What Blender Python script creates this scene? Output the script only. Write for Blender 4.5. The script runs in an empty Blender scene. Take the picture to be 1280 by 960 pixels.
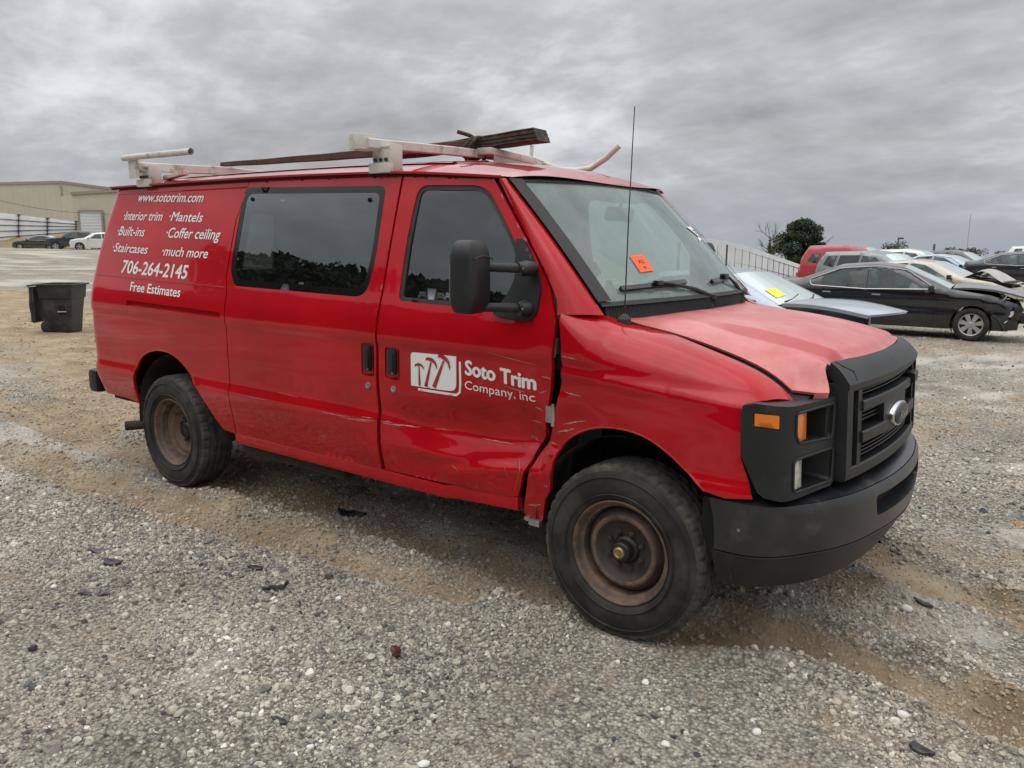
import bpy, bmesh, math, random
import numpy as np
from mathutils import Vector, Matrix, noise as mnoise
from mathutils.geometry import delaunay_2d_cdt
random.seed(7); rng = np.random.default_rng(11)
scene = bpy.context.scene
COL = scene.collection
PI = math.pi

# ---------------------------------------------------------------- camera
CAMP = Vector((1.6275, -3.8973, 1.6961))
CF = Vector((-0.5943033, 0.7850936, -0.1744466)); CR = Vector((0.7961753, 0.6049785, 0.0102901)); CU = Vector((-0.1136151, 0.1327747, 0.9846129))
camd = bpy.data.cameras.new("camera"); cam = bpy.data.objects.new("camera", camd); COL.objects.link(cam)
camd.sensor_width = 36; camd.lens = 1014.28 / 1280 * 36; camd.clip_start = 0.05; camd.clip_end = 3000
cam.matrix_world = Matrix(((CR.x, CU.x, -CF.x, CAMP.x), (CR.y, CU.y, -CF.y, CAMP.y), (CR.z, CU.z, -CF.z, CAMP.z), (0, 0, 0, 1)))
scene.camera = cam
scene.view_settings.view_transform = 'Standard'; scene.view_settings.look = 'None'
scene.view_settings.exposure = 0.0; scene.view_settings.gamma = 1.0
scene.cycles.max_bounces = 8; scene.cycles.transparent_max_bounces = 12; scene.cycles.glossy_bounces = 5

# ---------------------------------------------------------------- sun (overcast: wide and weak)
SUN_EL, SUN_AZ = 76.0, 215.0          # azimuth: direction the light comes from, degrees from +x towards +y
sd = bpy.data.lights.new("sun", 'SUN'); sd.energy = 0.6; sd.angle = math.radians(60); sd.color = (1.0, 0.97, 0.93)
so = bpy.data.objects.new("sun", sd); COL.objects.link(so)
_e, _a = math.radians(SUN_EL), math.radians(SUN_AZ)
sdir = Vector((math.cos(_e) * math.cos(_a), math.cos(_e) * math.sin(_a), math.sin(_e)))
so.rotation_euler = sdir.to_track_quat('Z', 'Y').to_euler(); so.location = (0, 0, 40)

# ---------------------------------------------------------------- world: overcast sky
world = bpy.data.worlds.new("World"); scene.world = world; world.use_nodes = True
nt = world.node_tree; nt.nodes.clear()
def N(nt, t, **kw):
    n = nt.nodes.new(t)
    for k, v in kw.items():
        if k.startswith('i_'):
            key = k[2:]; n.inputs[int(key) if key.isdigit() else key.replace('_', ' ')].default_value = v
        else: setattr(n, k, v)
    return n
def lk(nt, a, b): nt.links.new(a, b)
def ramp(nt, stops, fac=None, interp='LINEAR'):
    r = nt.nodes.new('ShaderNodeValToRGB'); r.color_ramp.interpolation = interp
    e = r.color_ramp.elements
    while len(e) < len(stops): e.new(0.5)
    for i, (p, c) in enumerate(stops):
        e[i].position = p; e[i].color = (c, c, c, 1) if isinstance(c, (int, float)) else (*c, 1)
    if fac is not None: nt.links.new(fac, r.inputs[0])
    return r
def math_(nt, op, a, b=None, c=None, clamp=False):
    m = nt.nodes.new('ShaderNodeMath'); m.operation = op; m.use_clamp = clamp
    for i, v in enumerate((a, b, c)):
        if v is None: continue
        if isinstance(v, (int, float)): m.inputs[i].default_value = v
        else: nt.links.new(v, m.inputs[i])
    return m.outputs[0]
def mixc(nt, fac, a, b, mode='MIX'):
    m = nt.nodes.new('ShaderNodeMix'); m.data_type = 'RGBA'; m.blend_type = mode; m.clamp_factor = True
    for idx, v in ((0, fac), (6, a), (7, b)):
        if isinstance(v, (int, float)): m.inputs[idx].default_value = v
        elif isinstance(v, tuple): m.inputs[idx].default_value = (*v, 1) if len(v) == 3 else v
        else: nt.links.new(v, m.inputs[idx])
    return m.outputs[2]
tc = N(nt, 'ShaderNodeTexCoord'); sx = N(nt, 'ShaderNodeSeparateXYZ'); lk(nt, tc.outputs['Generated'], sx.inputs[0])
zc = math_(nt, 'MAXIMUM', sx.outputs[2], 0.0)
den = math_(nt, 'ADD', zc, 0.30)
cx = N(nt, 'ShaderNodeCombineXYZ'); lk(nt, math_(nt, 'DIVIDE', sx.outputs[0], den), cx.inputs[0]); lk(nt, math_(nt, 'DIVIDE', sx.outputs[1], den), cx.inputs[1])
mp = N(nt, 'ShaderNodeMapping'); mp.inputs['Rotation'].default_value = (0, 0, math.radians(25)); mp.inputs['Scale'].default_value = (1.9, 2.3, 1); lk(nt, cx.outputs[0], mp.inputs[0])
n1 = N(nt, 'ShaderNodeTexNoise', i_Scale=0.55, i_Detail=8.0, i_Roughness=0.60, i_Distortion=0.25); lk(nt, mp.outputs[0], n1.inputs['Vector'])
n2 = N(nt, 'ShaderNodeTexNoise', i_Scale=2.9, i_Detail=9.0, i_Roughness=0.58, i_Distortion=0.15); lk(nt, mp.outputs[0], n2.inputs['Vector'])
cl = math_(nt, 'ADD', math_(nt, 'MULTIPLY', n1.outputs[0], 0.70), math_(nt, 'MULTIPLY', n2.outputs[0], 0.30))
cr = ramp(nt, [(0.36, 0.66), (0.45, 0.86), (0.52, 1.03), (0.59, 1.34), (0.68, 1.70)], cl)
# CIE overcast gradient: horizon a third of the zenith
grad = ramp(nt, [(0.0, (0.40, 0.435, 0.485)), (0.05, (0.45, 0.47, 0.505)), (0.11, (0.52, 0.525, 0.54)), (0.25, (0.56, 0.56, 0.575)), (0.55, (1.18, 1.18, 1.19)), (1.0, (1.95, 1.95, 1.95))], zc)
soft = ramp(nt, [(0.0, 0.25), (0.07, 0.75), (0.14, 1.0)], zc)
cc = mixc(nt, soft.outputs[0], (1.0, 1.0, 1.0), cr.outputs[0])
cloud = mixc(nt, 1.0, grad.outputs[0], cc, 'MULTIPLY')
sky = N(nt, 'ShaderNodeTexSky'); sky.sky_type = 'NISHITA'; sky.sun_disc = False; sky.sun_elevation = math.radians(SUN_EL)
sky.sun_rotation = math.radians(90 - SUN_AZ); sky.air_density = 1.0; sky.dust_density = 2.0
b1 = N(nt, 'ShaderNodeBackground', i_Strength=0.08); lk(nt, sky.outputs[0], b1.inputs[0])
b2 = N(nt, 'ShaderNodeBackground', i_Strength=1.0); lk(nt, cloud, b2.inputs[0])
mx = N(nt, 'ShaderNodeMixShader', i_0=0.94); lk(nt, b1.outputs[0], mx.inputs[1]); lk(nt, b2.outputs[0], mx.inputs[2])
wo = N(nt, 'ShaderNodeOutputWorld'); lk(nt, mx.outputs[0], wo.inputs[0])

# ---------------------------------------------------------------- helpers
def tag(o, label=None, cat=None, group=None, kind=None):
    if label: o['label'] = label
    if cat: o['category'] = cat
    if group: o['group'] = group
    if kind: o['kind'] = kind
    return o
def empty(name, loc, rz=0, label=None, cat=None, group=None):
    o = bpy.data.objects.new(name, None); o.empty_display_size = 0.2; COL.objects.link(o)
    o.location = loc; o.rotation_euler = (0, 0, rz); tag(o, label, cat, group); return o
def mesh_obj(name, V, F, m=None, parent=None, smooth=False, ang=None):
    me = bpy.data.meshes.new(name); me.from_pydata([tuple(v) for v in V], [], [tuple(f) for f in F]); me.update()
    if smooth:
        me.polygons.foreach_set('use_smooth', [True] * len(me.polygons))
        if ang is not None: me.set_sharp_from_angle(angle=math.radians(ang))
    o = bpy.data.objects.new(name, me); COL.objects.link(o)
    if m is not None: me.materials.append(m)
    if parent is not None: o.parent = parent
    return o
def copy_tree(o, parent=None):
    c = o.copy(); COL.objects.link(c); c.parent = parent
    for ch in list(o.children): copy_tree(ch, c)
    return c
class MB:
    """collects simple solids into one mesh"""
    def __init__(s): s.V = []; s.F = []
    def add(s, V, F):
        b = len(s.V); s.V += [tuple(v) for v in V]; s.F += [tuple(i + b for i in f) for f in F]; return s
    def box(s, c, d, rot=None, bev=0.0):
        hx, hy, hz = d[0] / 2, d[1] / 2, d[2] / 2
        bev = min(bev, hx * .9, hy * .9, hz * .9)
        if bev <= 0:
            V = [Vector((sx_ * hx, sy * hy, sz * hz)) for sx_ in (-1, 1) for sy in (-1, 1) for sz in (-1, 1)]
            F = [(0, 1, 3, 2), (4, 6, 7, 5), (0, 4, 5, 1), (2, 3, 7, 6), (0, 2, 6, 4), (1, 5, 7, 3)]
        else:
            bm = bmesh.new(); bmesh.ops.create_cube(bm, size=1.0)
            for v in bm.verts: v.co = Vector((v.co.x * d[0], v.co.y * d[1], v.co.z * d[2]))
            bmesh.ops.bevel(bm, geom=list(bm.edges), offset=bev, segments=2, affect='EDGES', profile=0.6)
            V = [v.co.copy() for v in bm.verts]; F = [[v.index for v in f.verts] for f in bm.faces]; bm.free()
        if rot is not None: V = [rot @ v for v in V]
        c = Vector(c); return s.add([v + c for v in V], F)
    def tube(s, pts, r, n=10, cap=True):
        pts = [Vector(p) for p in pts]; R = r if isinstance(r, (list, tuple)) else [r] * len(pts)
        V = []; F = []; prev = None
        for i, p in enumerate(pts):
            t = (pts[min(i + 1, len(pts) - 1)] - pts[max(i - 1, 0)]).normalized()
            if prev is None:
                a = Vector((0, 0, 1)) if abs(t.z) < .9 else Vector((1, 0, 0)); u = t.cross(a).normalized()
            else: u = (prev - t * prev.dot(t)).normalized()
            prev = u; w = t.cross(u)
            for k in range(n):
                th = 2 * PI * k / n; V.append(p + (u * math.cos(th) + w * math.sin(th)) * R[i])
        for i in range(len(pts) - 1):
            for k in range(n): F.append((i * n + k, i * n + (k + 1) % n, (i + 1) * n + (k + 1) % n, (i + 1) * n + k))
        if cap: F.append(tuple(range(n))[::-1]); F.append(tuple((len(pts) - 1) * n + k for k in range(n)))
        return s.add(V, F)
    def sweep(s, path, prof, up=(0, 0, 1), closed_prof=True, cap=True):
        """profile (a,b): a along side vector (t x up), b along up"""
        path = [Vector(p) for p in path]; up = Vector(up); V = []; F = []; n = len(prof)
        for i, p in enumerate(path):
            t = (path[min(i + 1, len(path) - 1)] - path[max(i - 1, 0)]).normalized()
            sd_ = t.cross(up).normalized(); u2 = sd_.cross(t)
            for a, b in prof: V.append(p + sd_ * a + u2 * b)
        m = n if closed_prof else n - 1
        for i in range(len(path) - 1):
            for k in range(m): F.append((i * n + k, i * n + (k + 1) % n, (i + 1) * n + (k + 1) % n, (i + 1) * n + k))
        if cap and closed_prof: F.append(tuple(range(n))[::-1]); F.append(tuple((len(path) - 1) * n + k for k in range(n)))
        return s.add(V, F)
    def lathe(s, c, prof, n=48, axis='y', arc=None):
        """prof: (a, r) with a along the axis"""
        c = Vector(c); V = []; F = []; m = len(prof)
        for k in range(n):
            th = 2 * PI * k / n
            for j, (a, r) in enumerate(prof):
                if callable(r): r = r(k)
                q = (r * math.cos(th), a, r * math.sin(th)) if axis == 'y' else ((a, r * math.cos(th), r * math.sin(th)) if axis == 'x' else (r * math.cos(th), r * math.sin(th), a))
                V.append(c + Vector(q))
        for k in range(n):
            for j in range(m - 1):
                a = k * m + j; b = ((k + 1) % n) * m + j; F.append((a, a + 1, b + 1, b))
        return s.add(V, F)
    def grid(s, fn, nu, nv, us=(0, 1), vs=(0, 1)):
        b = []; 
        for i in range(nu + 1):
            for j in range(nv + 1): b.append(fn(us[0] + (us[1] - us[0]) * i / nu, vs[0] + (vs[1] - vs[0]) * j / nv))
        F = [(i * (nv + 1) + j, (i + 1) * (nv + 1) + j, (i + 1) * (nv + 1) + j + 1, i * (nv + 1) + j + 1) for i in range(nu) for j in range(nv)]
        return s.add(b, F)
    def obj(s, name, m=None, parent=None, smooth=False, ang=35):
        return mesh_obj(name, s.V, s.F, m, parent, smooth, ang)

def resample(poly, h, closed=True):
    out = []; n = len(poly)
    for i in range(n if closed else n - 1):
        a = np.array(poly[i], float); b = np.array(poly[(i + 1) % n], float)
        k = max(1, int(math.ceil(np.linalg.norm(b - a) / h)))
        for j in range(k): out.append(tuple(a + (b - a) * j / k))
    if not closed: out.append(tuple(poly[-1]))
    return out
def rounded(poly, rad, n=5):
    """round the corners of a 2D polygon"""
    out = []; m = len(poly)
    for i in range(m):
        p0, p, p1 = np.array(poly[i - 1]), np.array(poly[i]), np.array(poly[(i + 1) % m])
        r = rad[i] if isinstance(rad, (list, tuple)) else rad
        a = p0 - p; b = p1 - p; la, lb = np.linalg.norm(a), np.linalg.norm(b)
        d = min(r, la * .45, lb * .45)
        if d < 1e-4: out.append(tuple(p)); continue
        A = p + a / la * d; B = p + b / lb * d
        for k in range(n + 1):
            t = k / n; out.append(tuple((1 - t) ** 2 * A + 2 * t * (1 - t) * p + t * t * B))
    return out
def inpoly(P, poly):
    P = np.asarray(P); x, y = P[:, 0], P[:, 1]; c = np.zeros(len(P), bool); n = len(poly)
    for i in range(n):
        x1, y1 = poly[i]; x2, y2 = poly[(i + 1) % n]
        if y1 == y2: continue
        k = ((y1 > y) != (y2 > y)) & (x < (x2 - x1) * (y - y1) / (y2 - y1) + x1); c ^= k
    return c
def segdist(P, segs):
    d = np.full(len(P), 1e9)
    for a, b in segs:
        a = np.array(a); b = np.array(b); ab = b - a; t = np.clip(((P - a) @ ab) / max(ab @ ab, 1e-12), 0, 1)
        d = np.minimum(d, np.linalg.norm(P - (a + t[:, None] * ab), axis=1))
    return d
def panel(name, outline, S, m, parent, h=0.03, holes=(), lines=(), flange=0.02, hole_flange=None, smooth=True, flip=False, rim_mat=None, ang=None):
    """a sheet cut to shape in a 2D domain and laid on surface S(u,v) -> (x,y,z), its borders folded inwards"""
    loops = [resample(outline, h)] + [resample(q, h) for q in holes]
    verts = []; edges = []; li = []
    for L in loops:
        b = len(verts); verts += L; li.append((b, len(L))); edges += [(b + i, b + (i + 1) % len(L)) for i in range(len(L))]
    for l in lines:
        q = resample(l, h, False); b = len(verts); verts += q; edges += [(b + i, b + i + 1) for i in range(len(q) - 1)]
    A = np.array(verts); lo, hi = A.min(0), A.max(0)
    gx = np.arange(lo[0] + h * .5, hi[0], h); gy = np.arange(lo[1] + h * .5, hi[1], h * .866); G = []
    for j, y in enumerate(gy):
        for x in gx: G.append((x + (h * .5 if j % 2 else 0), y))
    G = np.array(G) if G else np.zeros((0, 2))
    if len(G):
        k = inpoly(G, loops[0])
        for L in loops[1:]: k &= ~inpoly(G, L)
        G = G[k]
        if len(G): G = G[segdist(G, [(verts[a], verts[b]) for a, b in edges]) > h * .45]
    allv = [Vector(v) for v in verts] + [Vector(v) for v in G]
    ov, oe, of, ori, _, _ = delaunay_2d_cdt(allv, edges, [], 0, 1e-6)
    cen = np.array([[(ov[f[0]][k] + ov[f[1]][k] + ov[f[2]][k]) / 3 for k in (0, 1)] for f in of])
    k = inpoly(cen, loops[0])
    for L in loops[1:]: k &= ~inpoly(cen, L)
    F = [tuple(f) for f, q in zip(of, k) if q]
    V = [Vector(S(v[0], v[1])) for v in ov]
    fwd = {}
    for i, o_ in enumerate(ori):
        for o in o_: fwd[o] = i
    def nrm(u, v, e=2e-3):
        p = Vector(S(u, v)); a = Vector(S(u + e, v)) - Vector(S(u - e, v)); b = Vector(S(u, v + e)) - Vector(S(u, v - e)); n = a.cross(b)
        return n.normalized() if n.length > 1e-12 else Vector((0, 0, 1))
    sgn = -1 if flip else 1
    # orientation: outward normal = sgn * (dS/du x dS/dv)
    FF = []
    for f in F:
        a, b, c = (ov[i] for i in f)
        ccw = (b[0] - a[0]) * (c[1] - a[1]) - (b[1] - a[1]) * (c[0] - a[0]) > 0
        FF.append(f if ccw != flip else f[::-1])
    for q, (b, n) in enumerate(li):
        d = flange if q == 0 or hole_flange is None else hole_flange
        if not d: continue
        base = len(V); ring = []
        for i in range(n):
            u, v = verts[b + i]; nn = nrm(u, v) * sgn; p = Vector(S(u, v)); V.append(p); V.append(p - nn * d)
        for i in range(n):
            j = (i + 1) % n; f = (base + 2 * i, base + 2 * j, base + 2 * j + 1, base + 2 * i + 1)
            FF.append(f)
    return mesh_obj(name, V, FF, m, parent, smooth, ang)
def interp(x, X, Y): return float(np.interp(x, X, Y))
def smooth01(t): t = min(1.0, max(0.0, t)); return t * t * (3 - 2 * t)
class Spl:
    """monotone-ish smooth curve through points"""
    def __init__(s, X, Y):
        s.X = np.array(X, float); s.Y = np.array(Y, float); d = np.diff(s.Y) / np.diff(s.X)
        m = np.zeros(len(X)); m[0], m[-1] = d[0], d[-1]
        for i in range(1, len(X) - 1): m[i] = 0 if d[i - 1] * d[i] <= 0 else 2 * d[i - 1] * d[i] / (d[i - 1] + d[i])
        s.m = m
    def __call__(s, x):
        X, Y, m = s.X, s.Y, s.m
        if x <= X[0]: return float(Y[0] + (x - X[0]) * m[0])
        if x >= X[-1]: return float(Y[-1] + (x - X[-1]) * m[-1])
        i = int(np.searchsorted(X, x)) - 1; h = X[i + 1] - X[i]; t = (x - X[i]) / h
        return float((1 + 2 * t) * (1 - t) ** 2 * Y[i] + t * (1 - t) ** 2 * h * m[i] + t * t * (3 - 2 * t) * Y[i + 1] + t * t * (t - 1) * h * m[i + 1])
def text_mesh(body, bold=0.0, size=1.0):
    cu = bpy.data.curves.new('lettering', 'FONT'); cu.body = body; cu.size = size; cu.offset = bold; cu.resolution_u = 3
    o = bpy.data.objects.new('lettering', cu); COL.objects.link(o); bpy.context.view_layer.update()
    me = bpy.data.meshes.new_from_object(o); V = np.array([v.co[:] for v in me.vertices]).reshape(-1, 3); F = [tuple(p.vertices) for p in me.polygons]
    bpy.data.objects.remove(o); bpy.data.curves.remove(cu); bpy.data.meshes.remove(me)
    return V[:, :2], F
def lettering(name, body, S, x0, x1, zl, zr, hgt, m, parent, bold=0.0, shear=0.0, ref='H', off=0.0025, tris=None):
    """text laid on a surface: from x0 to x1, baselines zl, zr, hgt = height of the reference letter"""
    V, F = text_mesh(body, bold)
    R, _ = text_mesh(ref, bold); hr = R[:, 1].max()
    V = V.copy(); V[:, 0] += V[:, 1] * shear; a, b = V[:, 0].min(), V[:, 0].max()
    out = []
    for x, y in V:
        t = (x - a) / (b - a); u = x0 + (x1 - x0) * t; z = zl + (zr - zl) * t + y / hr * hgt
        p = Vector(S(u, z)); e = 2e-3
        n = (Vector(S(u + e, z)) - Vector(S(u - e, z))).cross(Vector(S(u, z + e)) - Vector(S(u, z - e))).normalized()
        out.append(p + n * off)
    return mesh_obj(name, out, F, m, parent)

# ---------------------------------------------------------------- materials
MATS = {}
def mat(name, col, rough=0.5, metal=0.0, coat=0.0, noise=None, bump=None, spec=0.5, dirt=None, coat_rough=0.05):
    """principled; noise=(scale, amount) value variation; bump=(scale, strength, distance); dirt=(color, scale, lo, hi)"""
    m = bpy.data.materials.new(name); m.use_nodes = True; n = m.node_tree; b = n.nodes['Principled BSDF']
    b.inputs['Base Color'].default_value = (*col, 1); b.inputs['Roughness'].default_value = rough; b.inputs['Metallic'].default_value = metal
    b.inputs['Coat Weight'].default_value = coat; b.inputs['Coat Roughness'].default_value = coat_rough; b.inputs['Specular IOR Level'].default_value = spec
    t = N(n, 'ShaderNodeTexCoord'); c = None
    if noise:
        x = N(n, 'ShaderNodeTexNoise', i_Scale=noise[0], i_Detail=6.0, i_Roughness=0.6); lk(n, t.outputs['Object'], x.inputs['Vector'])
        r = ramp(n, [(0.3, 1 - noise[1]), (0.7, 1 + noise[1])], x.outputs[0]); c = mixc(n, 1.0, col, r.outputs[0], 'MULTIPLY')
    if dirt:
        x = N(n, 'ShaderNodeTexNoise', i_Scale=dirt[1], i_Detail=8.0, i_Roughness=0.65); lk(n, t.outputs['Object'], x.inputs['Vector'])
        r = ramp(n, [(dirt[2], 0.0), (dirt[3], 1.0)], x.outputs[0]); c = mixc(n, r.outputs[0], c if c is not None else col, dirt[0])
        lk(n, math_(n, 'ADD', math_(n, 'MULTIPLY', r.outputs[0], 0.35), rough, clamp=True), b.inputs['Roughness'])
    if c is not None: lk(n, c, b.inputs['Base Color'])
    if bump:
        x = N(n, 'ShaderNodeTexNoise', i_Scale=bump[0], i_Detail=5.0); lk(n, t.outputs['Object'], x.inputs['Vector'])
        bp = N(n, 'ShaderNodeBump', i_Strength=bump[1], i_Distance=bump[2]); lk(n, x.outputs[0], bp.inputs['Height']); lk(n, bp.outputs[0], b.inputs['Normal'])
    MATS[name] = m; return m
def glass(name, tint, rough=0.0, dust=0.0, dustcol=(0.55, 0.58, 0.56), ior=1.5, boost=1.0, dscale=3.0):
    m = bpy.data.materials.new(name); m.use_nodes = True; n = m.node_tree; n.nodes.clear()
    out = N(n, 'ShaderNodeOutputMaterial'); tr = N(n, 'ShaderNodeBsdfTransparent'); tr.inputs[0].default_value = (*tint, 1)
    gl = N(n, 'ShaderNodeBsdfGlossy'); gl.inputs['Roughness'].default_value = rough; gl.inputs[0].default_value = (.86, .98, 1, 1)
    fr = N(n, 'ShaderNodeFresnel', i_IOR=ior); f2 = math_(n, 'MULTIPLY', fr.outputs[0], boost, clamp=True)
    a = N(n, 'ShaderNodeMixShader'); lk(n, f2, a.inputs[0]); lk(n, tr.outputs[0], a.inputs[1]); lk(n, gl.outputs[0], a.inputs[2]); s = a
    if dust:
        t = N(n, 'ShaderNodeTexCoord'); x = N(n, 'ShaderNodeTexNoise', i_Scale=dscale, i_Detail=8.0, i_Roughness=0.7); lk(n, t.outputs['Object'], x.inputs['Vector'])
        r = ramp(n, [(0.35, dust * 0.6), (0.7, dust * 1.4)], x.outputs[0]); d = N(n, 'ShaderNodeBsdfDiffuse'); d.inputs[0].default_value = (*dustcol, 1)
        s = N(n, 'ShaderNodeMixShader'); lk(n, r.outputs[0], s.inputs[0]); lk(n, a.outputs[0], s.inputs[1]); lk(n, d.outputs[0], s.inputs[2])
    lk(n, s.outputs[0], out.inputs[0]); MATS[name] = m; return m

# ---------------------------------------------------------------- ground
def lattice(seed):
    r = np.random.default_rng(seed); return r.random((256, 256))
_lat = {}
def vnoise(x, y, s, seed=0):
    if seed not in _lat: _lat[seed] = lattice(seed)
    T = _lat[seed]; x = np.asarray(x) / s; y = np.asarray(y) / s; xi = np.floor(x).astype(int); yi = np.floor(y).astype(int); fx = x - xi; fy = y - yi
    fx = fx * fx * (3 - 2 * fx); fy = fy * fy * (3 - 2 * fy); g = lambda a, b: T[a & 255, b & 255]
    return (g(xi, yi) * (1 - fx) + g(xi + 1, yi) * fx) * (1 - fy) + (g(xi, yi + 1) * (1 - fx) + g(xi + 1, yi + 1) * fx) * fy - 0.5
def pld(x, y, pts):
    d = np.full(np.shape(x), 1e9)
    for (ax, ay), (bx, by) in zip(pts[:-1], pts[1:]):
        ux, uy = bx - ax, by - ay; t = np.clip(((x - ax) * ux + (y - ay) * uy) / (ux * ux + uy * uy), 0, 1)
        d = np.minimum(d, np.hypot(x - ax - t * ux, y - ay - t * uy))
    return d
RUTS = [([(-16, -1.55), (-9, -1.55), (-5.4, -1.38), (-3.5, -1.30), (-2.0, -1.16), (-0.8, -1.06)], 0.15, 0.040, 0.85),
        ([(-12, -0.3), (-7, -0.55), (-5.4, -0.73), (-3.2, -0.66), (-1.8, -0.62), (-0.5, -0.80)], 0.20, 0.055, 0.85),
        ([(0.25, -0.72), (0.62, -0.54), (1.0, -0.53), (1.5, -0.68), (2.4, -0.9), (4, -1.0)], 0.15, 0.080, 1.0),
        ([(0.3, 0.9), (0.7, 0.70), (1.1, 0.50), (1.8, 0.30), (4, 0.1)], 0.16, 0.055, 0.95),
        ([(-20, 3.6), (-12, 2.2), (-8, 1.1), (-6, 0.4)], 0.9, 0.02, 0.9),
        ([(-26, 6.5), (-14, 3.9), (-9.5, 2.4)], 0.8, 0.02, 1.0),
        ([(0.8, 7.2), (2.5, 6.2), (5, 5.2)], 0.16, 0.03, 0.8), ([(0.9, 6.0), (2.5, 5.1), (5, 4.0)], 0.14, 0.03, 0.8)]
FLATS = [(0.0, -0.88), (-3.505, -0.88), (0.0, 0.88), (-3.505, 0.88)]
def height(x, y):
    x = np.asarray(x, float); y = np.asarray(y, float)
    z = 0.035 * vnoise(x, y, 1.9, 1) + 0.018 * vnoise(x, y, 0.6, 2) + 0.010 * vnoise(x, y, 0.22, 3) + 0.011 * vnoise(x, y, 0.09, 4)
    z = z * np.clip(1.4 - np.hypot(x, y) / 60, 0.25, 1)
    for pts, w, dep, _ in RUTS:
        d = pld(x, y, pts) / w * (1 + 0.5 * vnoise(x, y, 0.3, 5))
        z = z - dep * np.exp(-d ** 4) + dep * 0.55 * np.exp(-((d - 1.5) / 0.4) ** 2)
    for fx, fy in FLATS:
        d = np.hypot((x - fx) / 0.32, (y - fy) / 0.22); k = np.exp(-d ** 3); z = z * (1 - k) + (-0.012) * k
    w = np.clip((x + 0.55 * np.clip(y, 0, None) + 30) / 25, 0, 1); z = z - w * (0.0125 * np.clip(y - 1.5, 0, 24) + 0.045 * np.clip(y - 48, 0, 400))   # falls gently away behind the parked row
    r = np.clip(-x - 25, 0, None) / 40; z = z + 0.42 * np.clip(r, 0, 1.0) ** 1.3     # rises towards the buildings
    r = np.clip(-y - 22, 0, None); z = z + 0.05 * np.clip(r, 0, 60)                # bank behind the photographer
    return z
def axis_pts(focus, fine, lim, g):
    out = [focus]; 
    for sgn in (1, -1):
        p = focus; s = fine[1]; L = []
        while abs(p - focus) < lim:
            if abs(p - focus) > fine[0]: s *= g
            p += sgn * s; L.append(p)
        out = (out + L) if sgn == 1 else (L[::-1] + out)
    return np.array(out)
X = axis_pts(-0.9, (3.3, 0.032), 420, 1.045); Y = axis_pts(-0.9, (2.6, 0.032), 420, 1.045)
GX, GY = np.meshgrid(X, Y, indexing='ij'); GZ = height(GX, GY); nx, ny = GX.shape
V = np.stack([GX.ravel(), GY.ravel(), GZ.ravel()], 1)
I = np.arange(nx * ny).reshape(nx, ny); Q = np.stack([I[:-1, :-1], I[1:, :-1], I[1:, 1:], I[:-1, 1:]], -1).reshape(-1, 4)
me = bpy.data.meshes.new('gravel_ground'); me.vertices.add(len(V)); me.vertices.foreach_set('co', V.ravel())
me.loops.add(Q.size); me.loops.foreach_set('vertex_index', Q.ravel().astype(np.int32)); me.polygons.add(len(Q))
me.polygons.foreach_set('loop_start', np.arange(0, Q.size, 4, dtype=np.int32)); me.update(calc_edges=True)
me.polygons.foreach_set('use_smooth', np.ones(len(Q), bool))
def dirtmask(x, y):
    d = 0.75 * (vnoise(x, y, 2.6, 21) + 0.6 * vnoise(x, y, 0.9, 22) + 0.6 * vnoise(x, y, 0.33, 23) + 0.5 * vnoise(x, y, 0.13, 29)) + 0.13
    for pts, w, dep, k in RUTS:
        q = pld(x, y, pts) / (w * 1.45) * (1 + 0.8 * vnoise(x, y, 0.35, 24) + 0.5 * vnoise(x, y, 0.12, 25)); d = np.maximum(d, k * np.exp(-q ** 3))
    q = np.exp(-((y + 0.75) / 0.55) ** 4) * np.clip((x + 7) / 2, 0, 1) * np.clip((0.3 - x) / 1.5, 0, 1)    # churned clay strip beside the van
    d = d * (1 - .25 * q) + 0.14 * q + 0.55 * q * vnoise(x, y, 0.5, 26) + 0.40 * vnoise(x, y, 0.16, 28)
    far = np.exp(-((x + 13.5) / 4.5) ** 4) * np.exp(-((y - 2.0) / 3.0) ** 2); d = np.maximum(d, 0.75 * far + 0.3 * vnoise(x, y, 0.8, 27) * far)
    return np.clip(d, 0, 1)
def powdermask(x, y):
    p = vnoise(x, y, 1.7, 51) + 0.6 * vnoise(x, y, 0.55, 52) + 0.35 * vnoise(x, y, 0.18, 53)
    return np.clip(0.30 + 2.0 * p, 0, 1) * (1 - 0.8 * dirtmask(x, y))
at = me.attributes.new('powder', 'FLOAT', 'POINT'); at.data.foreach_set('value', powdermask(GX, GY).ravel().astype(np.float32))
at = me.attributes.new('dirt', 'FLOAT', 'POINT'); at.data.foreach_set('value', dirtmask(GX, GY).ravel().astype(np.float32))
ground = bpy.data.objects.new('ground', me); COL.objects.link(ground); tag(ground, kind='structure')

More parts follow.
